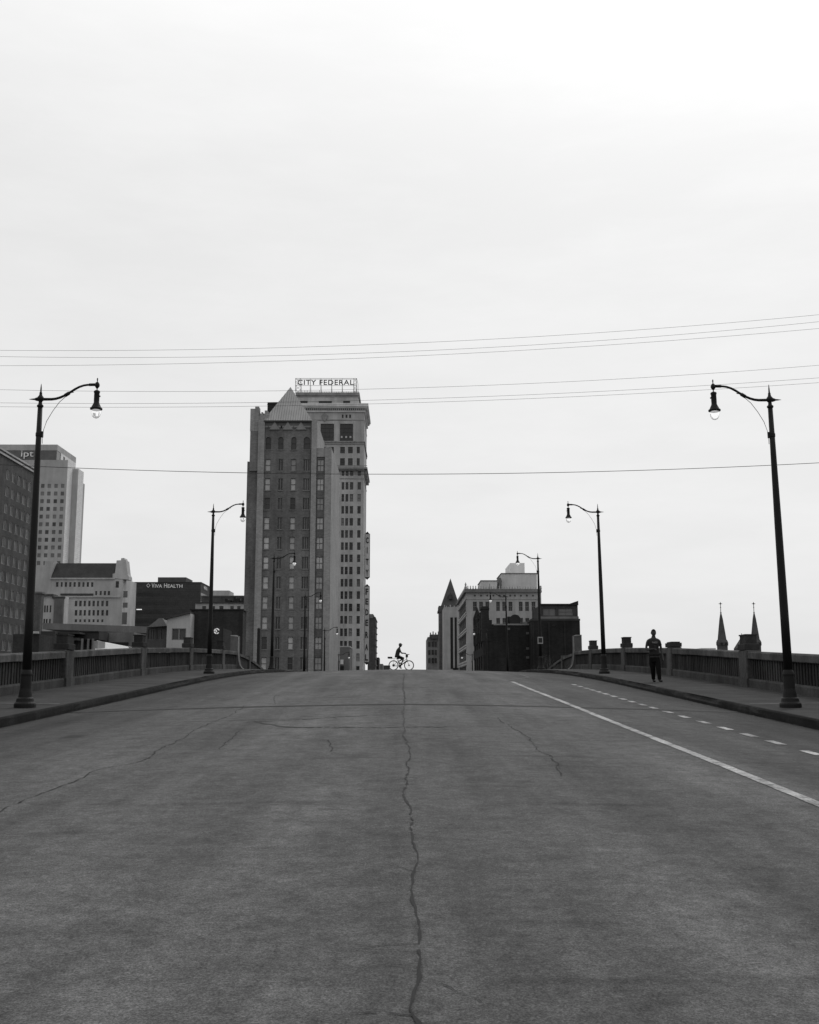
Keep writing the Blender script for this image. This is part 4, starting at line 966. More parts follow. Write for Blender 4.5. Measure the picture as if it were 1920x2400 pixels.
# dark health-insurance block
YV = 480.0
r = root('dark_office_building', (Xp(390, 1420, YV), YV, G), 'wide dark office block with white rooftop lettering VIVA HEALTH', 'office building')
M_V = mat('dark_precast', .070, .8, 'blocks', bs=.25, var=.12)
a, b = Xp(303, 1400, YV), Xp(470, 1400, YV); zz = Zp(390, 1366, YV)
block(r, 'wall', M_V, a-4, b, YV, YV+24, G, zz)
MB().box(a-4.1, b+.15, YV-.15, YV+24.1, zz+.002, zz+.35).build('coping', mat('dark_coping', .045, .8), r)
for k in range(8):
    z1 = zz-4.3-k*3.9
    t = MB(); t.box(a-4, b, YV-.05, YV-.01, z1-1.6, z1)
    n = 30
    for i in range(n): x = a+(b-a)*i/n; t.box(x-.1, x+.1, YV-.1, YV-.052, z1-1.6, z1)
    t.build('window_band', mat('dark_band_glass', .032, .35, var=.3), r)
    MB().box(b+.01, b+.05, YV+.5, YV+23, z1-1.6, z1).build('window_band', MATS['dark_band_glass'], r)
MB().box(Xp(370, 1360, YV+5), Xp(436, 1360, YV+5), YV+5, YV+20, zz, Zp(405, 1353, YV+5)).build('penthouse', mat('penthouse_dark', .10, .9), r)
M_WL = mat('white_letters_dim', .9, .6)
yL = YV-.3
def PV(v): return 280+v/4.4
def PVy(v): return 1130+v/4.4
for wd, v0, v1, t_ in (('V', 332, 361, 1367.3), ('IVA', 366, 441, 1369.6), ('H', 460, 490, 1367.3), ('EALTH', 497, 650, 1369.6)):
    fit_text('letters', wd, Xp(PV(v0), 1373, yL), Xp(PV(v1), 1373, yL), Zp(370, 1377.6, yL), Zp(370, t_, yL), yL, M_WL, r, .1, offset=.012)
q = at(347.6, 1372.3, yL); t = MB()
for k in range(4):
    A_ = math.pi/2*k; dx, dz = math.cos(A_), math.sin(A_); t.tube([(q.x+dx*.75, yL, q.z+dz*.85), (q.x-dz*.75, yL, q.z+dx*.85)], .09, 6)
t.build('logo', M_WL, r)
t = MB(); t.box(b+.16, b+.2, YV+5, YV+21, zz-2.4, zz-.5); fit_text('letter', 'VIVA', b+.2, b+9, zz-2.3, zz-.7, YV+6, M_WL, r, .05, rotz=math.pi/2)
bpy.data.objects[r.name]
q = at(326, 1428.5, YV-.2); t = MB()
for k in range(4): t.box(q.x-1.1+k*.6, q.x-.65+k*.6, YV-.2, YV-.12, q.z-.2, q.z+.2)
t.build('lit_window', mat('lit_office_window', .9, .5, emit=.8), r)

r = simple('flat_roofed_block', 'grey flat-roofed building with pale rooftop box, right of the dark office block', 'building', 470, 577, 1398, 360, 30, mat('mid_dark_wall', .085, .9, 'stone'), coping=(.3, .2, M_MG))
MB().box(Xp(492, 1390, 362), Xp(537, 1390, 362), 362, 372, Zp(500, 1399, 362), Zp(500, 1384, 362)).build('penthouse', M_MS, r)
t = MB(); rq = random.Random(9)
for k in range(7):
    x = Xp(512+k*7, 1404, 330); h0 = rq.uniform(.8, 2.2); t.box(x, x+rq.uniform(.7, 1.4), 342, 344, Zp(500, 1414, 342), Zp(500, 1414, 342)+h0)
t.build('rooftop_unit', M_BLACK, r)
r = root('low_pale_building', (Xp(515, 1430, 290), 290, G), 'low pale rendered building with small windows behind the dark brick wall', 'building')
a, b = Xp(458, 1420, 290), Xp(574, 1420, 290); zz = Zp(515, 1414, 290)
rs = [(Xp(p_, 1424, 290), Xp(p_+w_, 1424, 290), Zp(515, 1429, 290), Zp(515, 1420.5, 290), 'dh', M_FR_M, M_DARKW) for p_, w_ in ((474, 9), (497, 7), (514, 10), (540, 8), (556, 8))]
block(r, 'wall', M_LG, a, b, 290, 305, G, zz, rs, .2); MB().box(a-.2, b, 289.7, 305, zz+.002, zz+.3).build('coping', M_FR_D, r)

# dark brick building with round emblem
YN = 110.0
M_NB = mat('near_dark_brick', .045, .95, 'brick', var=.22, bs=2.0)
r = root('dark_brick_workshop', (Xp(505, 1500, YN), YN, G), 'dark brick box building with white round emblem, behind the left parapet', 'building')
a, b = Xp(446.5, 1470, YN), Xp(568, 1470, YN); zz = Zp(505, 1430.5, YN)
block(r, 'wall', M_NB, a, b, YN, YN+2.6, G, zz)
MB().box(a-.12, b+.12, YN-.12, YN+2.7, zz+.002, zz+.13).build('coping', M_BLACK, r)
t = MB(); x = b; t.box(b-.35, b+.06, YN-.06, YN-.005, G, zz-.01); t.build('corner_pier', M_BLACK, r)
q = at(508, 1479.3, YN-.1); t = MB()
P = []
for s0, s1 in ((20, 100), (118, 175), (190, 262), (278, 330)):
    pts = [(q.x+.24*math.cos(math.radians(x_)), YN-.08, q.z+.24*math.sin(math.radians(x_))) for x_ in range(s0, s1+1, 8)]
    t.tube(pts, .062, 6)
t.tube([(q.x-.12, YN-.08, q.z+.1), (q.x+.02, YN-.08, q.z), (q.x-.1, YN-.08, q.z-.1)], .05, 6)
t.build('emblem', mat('white_emblem_glow', .9, .5, emit=.25), r)  # white mark brightened by a faint glow in its material
t = MB(); t.slab([(Xp(523, 1500, YN), zz-5.3), (Xp(543, 1500, YN), zz-5.3), (Xp(543, 1500, YN), zz-2.1), (Xp(523, 1500, YN), zz-1.8)], YN-.05, YN-.01); t.build('patch', mat('faded_patch', .075, .9), r)
# white gabled neighbour
YO = 108.0
r = root('white_gabled_shed', (Xp(420, 1490, YO), YO, G), 'white walled shed with sloping roofline and dark two-pane window', 'shed')
zb_ = Zp(418, 1516, YO)-3
pts_px = [(391, 1450.5), (446, 1437.5)]
XA, XB = Xp(391, 1480, YO), Xp(445.5, 1480, YO); ZA, ZB = Zp(391, 1450.5, YO), Zp(446, 1438, YO)
wx0, wx1, wz0, wz1 = Xp(402.7, 1486, YO), Xp(436, 1486, YO), Zp(420, 1500.5, YO), Zp(420, 1473, YO)
t = MB(); t.facade(front_M(YO), XA, XB, zb_, ZA, [(wx0, wx1, wz0, wz1)], .15); t.quad((XA, YO, ZA), (XB, YO, ZA), (XB, YO, ZB))
t.quad((XA, YO, zb_), (XA, YO+8, zb_), (XA, YO+8, ZA), (XA, YO, ZA)); t.quad((XA, YO+8, zb_), (XB, YO+8, zb_), (XB, YO+8, ZB), (XA, YO+8, ZA)); t.quad((XB, YO, zb_), (XB, YO+8, zb_), (XB, YO+8, ZB), (XB, YO, ZB))
t.build('wall', mat('white_render', .46, .9, 'stone', var=.1), r)
t = MB(); t.slab([(XA-.3, ZA-.06), (XB, ZB+.01), (XB, ZB+.16), (XA-.3, ZA+.1)], YO-.25, YO+8.2); t.build('roof', M_FR_D, r)
add_window(r, wx0, YO+.1, wz0, wx1-wx0, wz1-wz0, 'v2', M_FR_L, M_DARKW)
MB().box(XA-2, XB+1, YO+.3, YO+9, G, zb_).build('base', M_NB, r)
# lean-to with canopy left of it
r = root('canopied_building', (Xp(365, 1490, 112), 112, G), 'low building with sloping pale canopy roof over dark windows', 'building')
a, b = Xp(343, 1490, 112), Xp(389.5, 1490, 112); zz = Zp(365, 1470.5, 112)
rs = [(Xp(346, 1486, 112), Xp(363, 1486, 112), Zp(365, 1500, 112), Zp(365, 1474, 112), 'v3', M_FR_M, M_DARKW), (Xp(366, 1486, 112), Xp(386, 1486, 112), Zp(365, 1500, 112), Zp(365, 1474, 112), 'v2', M_FR_M, M_DARKW)]
block(r, 'wall', mat('canopy_wall', .12, .9, 'stone'), a, b, 112, 118, G, zz, rs, .2)
t = MB(); q0, q1, q2 = at(343, 1470, 111), at(391, 1467, 111), at(391, 1452, 113)
t.slab([(q0.x, q0.z), (q1.x, q1.z), (q2.x, q2.z), (q2.x-.4, q2.z), (q0.x+.4, q0.z+.2)], 111, 118); t.build('roof', mat('canopy_roof', .16, .7), r)
# concrete deck beam on columns
r = root('parking_deck', (Xp(220, 1470, 146), 146, G), 'long grey concrete deck edge on columns, below the slate-roofed hall', 'parking deck')
p0, p1, p2 = at(100, 1460, 140), at(345, 1468.5, 146), at(345, 1484, 146); p3 = at(100, 1474.5, 140)
t = MB(); t.quad(p0, p1, p2, p3); bk = Vector((0, 14, 0)); t.quad(p0+bk, p1+bk, p2+bk, p3+bk); t.quad(p0, p1, p1+bk, p0+bk); t.quad(p3, p2, p2+bk, p3+bk); t.quad(p1, p2, p2+bk, p1+bk); t.quad(p0, p3, p3+bk, p0+bk); t.build('deck_beam', mat('deck_concrete', .17, .9, 'concrete', var=.15), r)
for px_ in (105, 150, 185, 240, 290, 335): x = Xp(px_, 1490, 146); MB().box(x-.3, x+.3, 147, 147.6, G, p2.z+.05).build('column', M_MG, r)
MB().box(p0.x-2, p1.x, 158, 158.4, G, p2.z).build('back_wall', mat('deck_back', .03, .9), r)
r = root('loading_shed', (Xp(165, 1500, 120), 120, G), 'dark cluttered shed with flat projecting roofs behind the chipped parapet', 'shed')
t = MB(); a, b = Xp(92, 1500, 120), Xp(184, 1500, 120)
block(r, 'wall', mat('shed_dark', .04, .9, 'stone', var=.3), a, b, 120, 128, G, Zp(140, 1492, 120))
t = MB(); t.box(a+1.2, b+.5, 118.6, 128, Zp(140, 1487, 120), Zp(140, 1483, 120)); t.box(Xp(98, 1500, 118), Xp(131, 1500, 118), 117.5, 119, Zp(140, 1496, 118), Zp(140, 1480, 118)); t.box(Xp(141, 1500, 119), Xp(183, 1500, 119), 118.8, 122, Zp(160, 1501, 119), Zp(160, 1495, 119)); t.build('roof', mat('shed_roof', .055, .8), r)
t = MB(); t.box(Xp(184, 1490, 121), Xp(232, 1490, 121), 121, 127, Zp(205, 1499, 121), Zp(205, 1481, 121)); t.box(Xp(186, 1480, 121), Xp(232, 1480, 121), 120.8, 127.2, Zp(205, 1481, 121)+.01, Zp(205, 1479, 121)); t.build('annexe', mat('annexe_dark', .05, .9), r)
t = MB()
for px_ in (189, 203, 214): t.tube([(Xp(px_, 1505, 118), 118, G), (Xp(px_+4, 1505, 118), 118, Zp(205, 1497, 118))], .12, 6)
t.build('post', M_MG, r)
r = simple('grey_wall_building', 'plain grey rendered wall under the concrete deck edge', 'building', 236, 313, 1482, 125, 8, mat('grey_render', .19, .9, 'stone', var=.2))
MB().box(Xp(236, 1508, 124.8), Xp(300, 1508, 124.8), 124.8, 124.99, Zp(260, 1512, 125), Zp(260, 1505.5, 125)).build('opening', M_BLACK, r)
r = root('pale_roofed_store', (Xp(262, 1515, 78), 78, G), 'low store with bright pale pitched roof just behind the parapet', 'shed')
Ys = 78.0; e0, e1 = at(222, 1526, Ys), at(308, 1524, Ys); u0, u1 = at(227, 1501, Ys+9), at(300, 1516, Ys+9)
t = MB(); t.quad(e0, e1, u1, u0); t.quad(e0-Vector((0, 0, .08)), e1-Vector((0, 0, .08)), e1, e0); t.quad(u0, u1, Vector((e1.x, Ys+18, e1.z)), Vector((e0.x, Ys+18, e0.z)))
t.build('roof', mat('white_roof_sheet', .55, .7, var=.12), r)
MB().box(e0.x+.1, e1.x-.1, Ys+.2, Ys+17, G, e0.z-.1).build('wall', M_NB, r)
MB().box(Xp(219, 1512, 80), Xp(229, 1512, 80), 80, 82, e0.z-.5, Zp(225, 1502, 80)).build('chimney', mat('pale_chimney', .25, .9), r)
r = simple('brick_side_building', 'dark low brick wall behind the nearest left lamp pole with pale sill', 'building', 30, 92, 1486, 95, 10, M_NB)
MB().box(Xp(66, 1480, 94.8), Xp(90, 1480, 94.8), 94.7, 94.99, Zp(78, 1485, 95), Zp(78, 1480, 95)).build('sill', M_LG, r)
# black flue
r = root('flue_pipe', (Xp(606, 1520, 98), 98, G), 'tall black slot-like flue at the foot of the brick tower', 'flue')
x = Xp(606, 1500, 98); t = MB(); t.prism([(x-.13, 98), (x+.13, 98), (x+.15, 98.3), (x-.15, 98.3)], G, Zp(606, 1475, 98)); t.build('shaft', M_BLACK, r)
t = MB(); t.lathe([(.15, 0), (.14, .08), (.08, .14)], (x, 98.15, Zp(606, 1475, 98)), 10); t.build('cap', M_BLACK, r)

# ------------------------------------------------------------------ overhead wires
def wire(pts, Y, rad, label):
    P = [at(px*1/.8984, py*1/.8984, Y) for px, py in pts]
    # least-squares parabola through the measured points, extended both ways
    n = len(P); s = [[0]*4 for _ in range(3)]
    for p in P:
        for i in range(3):
            for j in range(3): s[i][j] += p.x**(i+j)
            s[i][3] += p.z*p.x**i
    for i in range(3):
        d = s[i][i]; s[i] = [v/d for v in s[i]]
        for k in range(3):
            if k != i: f = s[k][i]; s[k] = [u-f*v for u, v in zip(s[k], s[i])]
    a0, a1, a2 = (s[i][3] for i in range(3)); X_ = Y*.62
    o = MB().tube([(x, Y, a0+a1*x+a2*x*x) for x in frange(-X_, X_, X_/40)], rad, 6).build('overhead_wire', M_WIRE, smooth=True)
    tag(o, label, 'wire', 'wires crossing over the road')
wire([(41, 738), (500, 734), (1010, 715), (1350, 695), (1684, 666)], 74, .010, 'topmost thin wire of the upper three')
wire([(41, 752.5), (560, 746), (1060, 733), (1684, 680.5)], 74, .010, 'middle wire of the upper three')
wire([(41, 770), (550, 761), (1100, 738), (1684, 695)], 74, .010, 'lowest wire of the upper three')
wire([(41, 821), (560, 824), (1130, 806), (1684, 772.5)], 74, .010, 'thin wire crossing just above the tip of the gable roof, highest of the second trio')
wire([(41, 848), (560, 849), (1100, 830), (1684, 799)], 74, .010, 'middle wire of the second trio crossing the gable roof')
wire([(41, 856), (560, 857), (1100, 838), (1684, 809)], 74, .010, 'lowest wire of the second trio crossing the gable roof')
wire([(41, 981), (320, 990), (780, 998), (1300, 993), (1684, 976)], 52, .0145, 'single thicker dark wire sagging across the middle of both towers')

# ------------------------------------------------------------------ people and bicycle
M_SKIN = mat('skin', .045, .6, var=.1, scale=6)
M_SKIN2 = mat('skin_dark', .03, .6, var=.1, scale=6)
M_TEE = mat('dark_grey_tshirt', .03, .9, var=.25, scale=6)
M_PRINT = mat('tshirt_print', .16, .9, var=.5, scale=10)
M_PANTS = mat('black_trousers', .007, .9, var=.2, scale=6)
M_SHOE = mat('dark_shoes', .02, .7, var=.2)
M_HAIR = mat('black_hair', .008, .9)
def skin_part(name, verts, edges, radii, m, parent, rootv=0, sub=2, extra=None):
    """one continuous surface grown round a skeleton; extra = list of (verts, faces) joined to it"""
    me = bpy.data.meshes.new(name); me.from_pydata(verts, edges, []); o = bpy.data.objects.new(name, me); COL.objects.link(o)
    md = o.modifiers.new('Skin', 'SKIN'); sv = me.skin_vertices[0].data
    for i, rr_ in enumerate(radii): sv[i].radius = rr_ if isinstance(rr_, tuple) else (rr_, rr_); sv[i].use_root = (i == rootv)
    md.use_smooth_shade = True
    sb = o.modifiers.new('Subsurf', 'SUBSURF'); sb.levels = sub; sb.render_levels = sub
    me2 = bpy.data.meshes.new_from_object(o.evaluated_get(bpy.context.evaluated_depsgraph_get())); bpy.data.objects.remove(o)
    me2.name = name; me2.materials.clear(); me2.materials.append(m)
    if extra:
        b = bmesh.new(); b.from_mesh(me2)
        for vs_, fs_ in extra:
            bv = [b.verts.new(v) for v in vs_]
            for f in fs_:
                try: b.faces.new([bv[i] for i in f]).smooth = True
                except ValueError: pass
        b.to_mesh(me2); b.free()
    for p in me2.polygons: p.use_smooth = True; p.material_index = 0
    o = bpy.data.objects.new(name, me2); COL.objects.link(o); o.parent = parent; ORG[o.name] = ORG[parent.name].copy(); return o
def head_geo(c, yaw=0.0, s=1.0, pitch=0.0):
    """head with brow, eye sockets, nose, mouth, chin and ears; face looks along -Y before turning"""
    V = []; F = []; nu, nv = 28, 22
    for j in range(nv+1):
        ph = math.pi*j/nv
        for i in range(nu):
            a = 2*math.pi*i/nu; x = math.sin(ph)*math.sin(a); y = -math.sin(ph)*math.cos(a); z = math.cos(ph)
            px_, py_, pz_ = x*.076, y*.098, z*.118
            if z < 0: px_ *= 1-.28*(-z)**1.3; py_ = py_*(1-.22*(-z)**1.5) - (.018*(-z) if y < 0 else -.02*(-z)*0)
            if y < -.3:
                fr_ = (-y-.3)/.7
                d = math.exp(-(x/.16)**2)
                py_ -= d*fr_*.026*math.exp(-((z+.12)/.16)**2)          # nose
                py_ -= fr_*.007*math.exp(-((z-.22)/.09)**2)             # brow
                for sx_ in (-1, 1): py_ += fr_*.011*math.exp(-((x-sx_*.38)/.15)**2-((z-.04)/.10)**2)
                py_ -= d*fr_*.006*math.exp(-((z+.50)/.05)**2); py_ -= d*fr_*.006*math.exp(-((z+.60)/.05)**2); py_ -= d*fr_*.010*math.exp(-((z+.86)/.12)**2)
            V.append((px_, py_, pz_))
    for j in range(nv):
        for i in range(nu): k = (i+1) % nu; F.append((j*nu+i, j*nu+k, (j+1)*nu+k, (j+1)*nu+i))
    for sx_ in (-1, 1):                                   # ears
        n = len(V); m = 10
        for ring_, (rr_, dx) in enumerate(((1, 0), (1.05, .012), (.6, .015), (.2, .006))):
            for i in range(m):
                a = 2*math.pi*i/m; V.append((sx_*(.070+dx), .008+math.cos(a)*.016*rr_, .0+math.sin(a)*.030*rr_))
        for q_ in range(3):
            for i in range(m): k = (i+1) % m; F.append((n+q_*m+i, n+q_*m+k, n+(q_+1)*m+k, n+(q_+1)*m+i))
        F.append(tuple(n+3*m+i for i in range(m)))
    M = Matrix.Translation(c) @ Matrix.Rotation(yaw, 4, 'Z') @ Matrix.Rotation(pitch, 4, 'X') @ Matrix.Scale(s, 4)
    return [tuple(M @ Vector(v)) for v in V], F, M
def hair_geo(M, thick=.006, low=-.05, front=.45):
    V = []; F = []; nu, nv = 24, 12; Z1 = 1.0
    for j in range(nv+1):
        for i in range(nu):
            a = 2*math.pi*i/nu; y0 = -math.cos(a)
            lim = math.acos(max(-1, min(1, front if y0 < -.55 else (low+ (front-low)*max(0, (-y0-.0))/.55*(1 if y0 < 0 else 0)))))
            ph = lim*j/nv; x = math.sin(ph)*math.sin(a); y = -math.sin(ph)*math.cos(a); z = math.cos(ph)
            V.append(tuple(M @ Vector((x*(.076+thick), y*(.098+thick), z*(.118+thick)))))
    for j in range(nv):
        for i in range(nu): k = (i+1) % nu; F.append((j*nu+i, j*nu+k, (j+1)*nu+k, (j+1)*nu+i))
    return V, F
def geo_obj(name, V, F, m, parent):
    me = bpy.data.meshes.new(name); me.from_pydata(V, [], F); me.materials.append(m)
    for p in me.polygons: p.use_smooth = True
    o = bpy.data.objects.new(name, me); COL.objects.link(o); o.parent = parent; ORG[o.name] = ORG[parent.name].copy(); return o
class Rig:
    def __init__(s): s.v = []; s.e = []; s.r = []
    def add(s, p, r, to=None):
        s.v.append(tuple(p)); s.r.append(r); i = len(s.v)-1
        if to is not None: s.e.append((to, i))
        return i
    def chain(s, pts, start=None):
        k = start
        for p, r in pts: k = s.add(p, r, k)
        return k
def add_hand(R, w_, wrist, elbow, curl, up, rad=.0085, thumb=1):
    """palm, five separate fingers of unequal length"""
    W, E_ = Vector(wrist), Vector(elbow); d = (W-E_).normalized(); n = Vector(up).normalized(); n = (n-d*n.dot(d)).normalized(); side = d.cross(n).normalized()
    palm = R.add(W+d*.05, (.034, .018), w_)
    k = R.add(W+d*.085, (.036, .015), palm)
    for f_, (off_, L_) in enumerate(((-.030, .070), (-.010, .080), (.011, .074), (.031, .058))):
        b0 = W+d*.085+side*off_; p1 = b0+d*.02; a1 = curl*.5
        d1 = (d*math.cos(a1)-n*math.sin(a1)).normalized(); p2 = p1+d1*L_*.45; a2 = curl*1.2; d2 = (d*math.cos(a2)-n*math.sin(a2)).normalized(); p3 = p2+d2*L_*.55
        R.chain([(p1, rad), (p2, rad*.92), (p3, rad*.75)], k)
    t1 = W+d*.035+side*thumb*.040-n*.006; R.chain([(t1, rad*1.2), (t1+d*.03+side*thumb*.014-n*.01*(1+curl), rad*1.05), (t1+d*.058+side*thumb*.008-n*.022*(1+curl), rad*.8)], palm)

def loft(secs, n=20):
    V = []; F = []
    for (x, y, z, rx, ry, tl) in secs:
        for i in range(n):
            a = 2*math.pi*i/n; cx_ = math.copysign(abs(math.cos(a))**.85, math.cos(a))*rx; cy_ = math.copysign(abs(math.sin(a))**.85, math.sin(a))*ry
            V.append((x+cx_*math.cos(tl), y+cy_, z-cx_*math.sin(tl)))
    for k in range(len(secs)-1):
        for i in range(n): j = (i+1) % n; F.append((k*n+i, k*n+j, (k+1)*n+j, (k+1)*n+i))
    F.append(tuple(reversed(range(n)))); F.append(tuple((len(secs)-1)*n+i for i in range(n)))
    return V, F
# walking man on the right sidewalk (local: faces -Y, x to the right in the picture)
pxw, pyw = 8.67, 38.0
base = Vector((pxw, pyw, rz(pxw, pyw)))
P = root('person', base, 'man in dark T-shirt with chest print and black trousers walking towards the camera', 'person')
R = Rig()
pel = R.add((0, 0, .97), (.13, .10)); sp1 = R.add((0, 0, 1.15), (.135, .095), pel); sp2 = R.add((.0, -.005, 1.34), (.155, .10), sp1); nk0 = R.add((0, .005, 1.47), (.085, .07), sp2)
nk = R.add((0, -.005, 1.56), (.068, .064), nk0); R.add((0, -.012, 1.64), (.062, .064), nk)
shL = R.add((-.15, .01, 1.45), (.065, .06), nk0); shR = R.add((.15, .01, 1.45), (.065, .06), nk0)
el = R.chain([((-.205, .01, 1.42), .055), ((-.245, .02, 1.28), .046), ((-.27, .01, 1.14), .040)], shL)
wr = R.chain([((-.19, -.13, 1.115), .036), ((-.10, -.22, 1.14), .027)], el); add_hand(R, wr, (-.10, -.22, 1.14), (-.27, .01, 1.14), .9, (0, -.3, 1), thumb=-1)
el2 = R.chain([((.205, .01, 1.42), .055), ((.232, .015, 1.28), .048), ((.255, .0, 1.12), .043)], shR)
wr2 = R.chain([((.272, -.04, .97), .037), ((.277, -.09, .865), .028)], el2); add_hand(R, wr2, (.277, -.09, .865), (.255, .0, 1.12), .5, (1, 0, 0), thumb=-1)
# legs: right foot (picture left) behind and stepping, left leg forward
hl = R.add((-.09, 0, .90), (.085, .09), pel); R.chain([((-.08, .02, .70), .075), ((-.05, .04, .50), .056), ((-.03, .10, .30), .05), ((-.01, .17, .12), .036), ((-.01, .15, .05), .035), ((-.015, .05, .03), (.04, .022))], hl)
hr = R.add((.09, 0, .90), (.085, .09), pel); R.chain([((.10, -.05, .70), .075), ((.10, -.11, .50), .056), ((.11, -.15, .30), .05), ((.115, -.17, .10), .036), ((.12, -.19, .045), .035), ((.15, -.30, .03), (.04, .022))], hr)
hv, hf, HM = head_geo((0, -.025, 1.70), 0.06, 1.10, 0.12)
body = skin_part('body', R.v, R.e, R.r, M_SKIN, P, extra=[(hv, hf)])
hv, hf = hair_geo(HM, .005, .25, .5); geo_obj('hair', hv, hf, M_HAIR, P)
T = Rig()
a = T.add((0, 0, 1.0), (.165, .13)); b = T.add((0, 0, .93), (.17, .135), a); c_ = T.add((0, 0, 1.15), (.16, .118), a); d_ = T.add((0, -.005, 1.34), (.182, .125), c_); e_ = T.add((0, .005, 1.475), (.10, .085), d_); T.add((0, .0, 1.52), (.075, .07), e_)
for sx_ in (-1, 1):
    k = T.add((sx_*.150, .01, 1.43), (.068, .068), e_); T.chain([((sx_*.190, .01, 1.395), .062), ((sx_*.220, .017, 1.30), .066), ((sx_*.236, .02, 1.24), .064)], k)
skin_part('tshirt', T.v, T.e, T.r, M_TEE, P, extra=[loft([(0, 0, .93, .182, .125, 0), (0, 0, .97, .180, .128, 0), (0, 0, 1.06, .168, .120, 0), (0, 0, 1.15, .165, .118, 0), (0, -.004, 1.27, .182, .128, 0), (0, -.004, 1.36, .198, .130, 0), (0, 0, 1.42, .200, .115, 0), (0, .004, 1.465, .165, .095, 0), (0, .008, 1.50, .105, .078, 0), (0, .006, 1.525, .072, .066, 0)])])
t = MB(); t.slab([(-.09, 1.40), (-.02, 1.385), (.05, 1.40), (.11, 1.395), (.10, 1.345), (.07, 1.31), (.0, 1.315), (-.05, 1.33), (-.085, 1.35)], -.152, -.12); pt = t; 
o = geo_obj('shirt_print', pt.v, pt.f, M_PRINT, P)
T = Rig(); a = T.add((0, 0, .93), (.165, .125)); T.add((0, 0, 1.0), (.15, .115), a)
k = T.add((-.095, 0, .86), (.11, .11), a); T.chain([((-.088, .02, .70), .110), ((-.055, .04, .50), .097), ((-.035, .10, .30), .08), ((-.015, .165, .13), .068), ((-.012, .175, .09), .066)], k)
k = T.add((.095, -.01, .86), (.11, .11), a); T.chain([((.105, -.05, .70), .110), ((.105, -.11, .50), .097), ((.112, -.15, .30), .08), ((.117, -.17, .12), .07), ((.117, -.172, .08), .068)], k)
skin_part('trousers', T.v, T.e, T.r, M_PANTS, P, extra=[loft([(0, 0, .99, .155, .112, 0), (0, 0, .93, .168, .122, 0), (0, 0, .86, .178, .126, 0), (0, .0, .78, .174, .12, 0), (0, -.01, .71, .160, .11, 0), (0, -.01, .66, .12, .08, 0)])])
for pts in ([((-.01, .20, .10), .045), ((-.01, .15, .055), (.05, .045)), ((-.015, .04, .045), (.052, .035)), ((-.018, -.02, .03), (.045, .025))], [((.115, -.15, .075), .045), ((.12, -.19, .055), (.05, .045)), ((.145, -.29, .05), (.052, .035)), ((.16, -.36, .04), (.045, .028))]):
    T = Rig(); T.chain(pts); skin_part('shoe', T.v, T.e, T.r, M_SHOE, P)
ph = root('phone', base+Vector((-.0, -.26, 1.20)), 'small dark phone held by the walking man in front of his chest', 'phone')
MB().cbox(pxw-.055, pxw+.02, pyw-.285, pyw-.273, base.z+1.13, base.z+1.27, .004).build('case', M_BLACK, ph)
P.rotation_euler.z = 0

# bicycle crossing the road at the crest, heading right
bx, by = -.27, 74.0
bz = rz(0, by)
B = root('bicycle', (bx, by, bz), 'dark step-through bicycle with rear rack bag, side-on at the crest of the road', 'bicycle')
M_BK = mat('black_bicycle', .012, .5); M_TY = mat('tyre_rubber', .015, .85); M_SP = mat('spoke_steel', .25, .4, metallic=.6)
RW = .335; rwx, fwx = bx-.52, bx+.53; hz = bz+RW
def ringtube(mb, cx_, cz_, r_, t_, n=40):
    base_n = len(mb.v); seg = 8
    for i in range(n):
        a = 2*math.pi*i/n
        for k in range(seg):
            q = 2*math.pi*k/seg; rr_ = r_+t_*math.cos(q); mb.v.append((cx_+rr_*math.cos(a), by+t_*math.sin(q), cz_+rr_*math.sin(a)))
    for i in range(n):
        for k in range(seg): i2, k2 = (i+1) % n, (k+1) % seg; mb.f.append((base_n+i*seg+k, base_n+i2*seg+k, base_n+i2*seg+k2, base_n+i*seg+k2))
for cx_, hub in ((rwx, .085), (fwx, .05)):
    t = MB(); ringtube(t, cx_, hz, RW-.026, .029); wh_ = t.build('wheel', M_TY, B, smooth=True)
    t = MB(); ringtube(t, cx_, hz, RW-.05, .009); t.build('rim', M_BK, wh_, smooth=True)
    t = MB()
    for i in range(20):
        a = 2*math.pi*i/20; t.tube([(cx_+.03*math.cos(a+.4), by+(.02 if i % 2 else -.02), hz+.03*math.sin(a+.4)), (cx_+(RW-.05)*math.cos(a), by, hz+(RW-.05)*math.sin(a))], .0016, 4)
    t.build('spokes', M_SP, wh_)
    MB().lathe([(.012, -.05), (hub, -.03), (hub, .03), (.012, .05)], (cx_, by, hz), 14, 'y').build('hub', M_BK, wh_)
t = MB(); bbx, bbz = bx-.08, bz+.29; stx, stz = bx-.22, bz+.72; hdx, hdz = bx+.36, bz+.82; hlx, hlz = bx+.40, bz+.66
t.tube([(bbx, by, bbz), (stx, by, stz)], .019); t.tube([(bbx, by, bbz), (hlx, by, hlz)], .034); t.tube([(bbx-.04, by, bbz+.13), (hdx+.015, by, hdz-.05)], .017)
t.tube([(hdx, by, hdz+.05), (hlx+.01, by, hlz-.03)], .023); t.tube([(bbx, by+.02, bbz), (rwx, by+.06, hz)], .012); t.tube([(bbx, by-.02, bbz), (rwx, by-.06, hz)], .012)
t.tube([(stx, by+.02, stz-.08), (rwx, by+.06, hz)], .010); t.tube([(stx, by-.02, stz-.08), (rwx, by-.06, hz)], .010); t.build('frame', M_BK, B, smooth=True)
t = MB()
for dy_ in (-.05, .05): t.tube([(hlx+.01, by+dy_*.6, hlz-.03), (fwx-.03, by+dy_, hz+.08), (fwx, by+dy_, hz)], .013)
t.build('fork', M_BK, B, smooth=True)
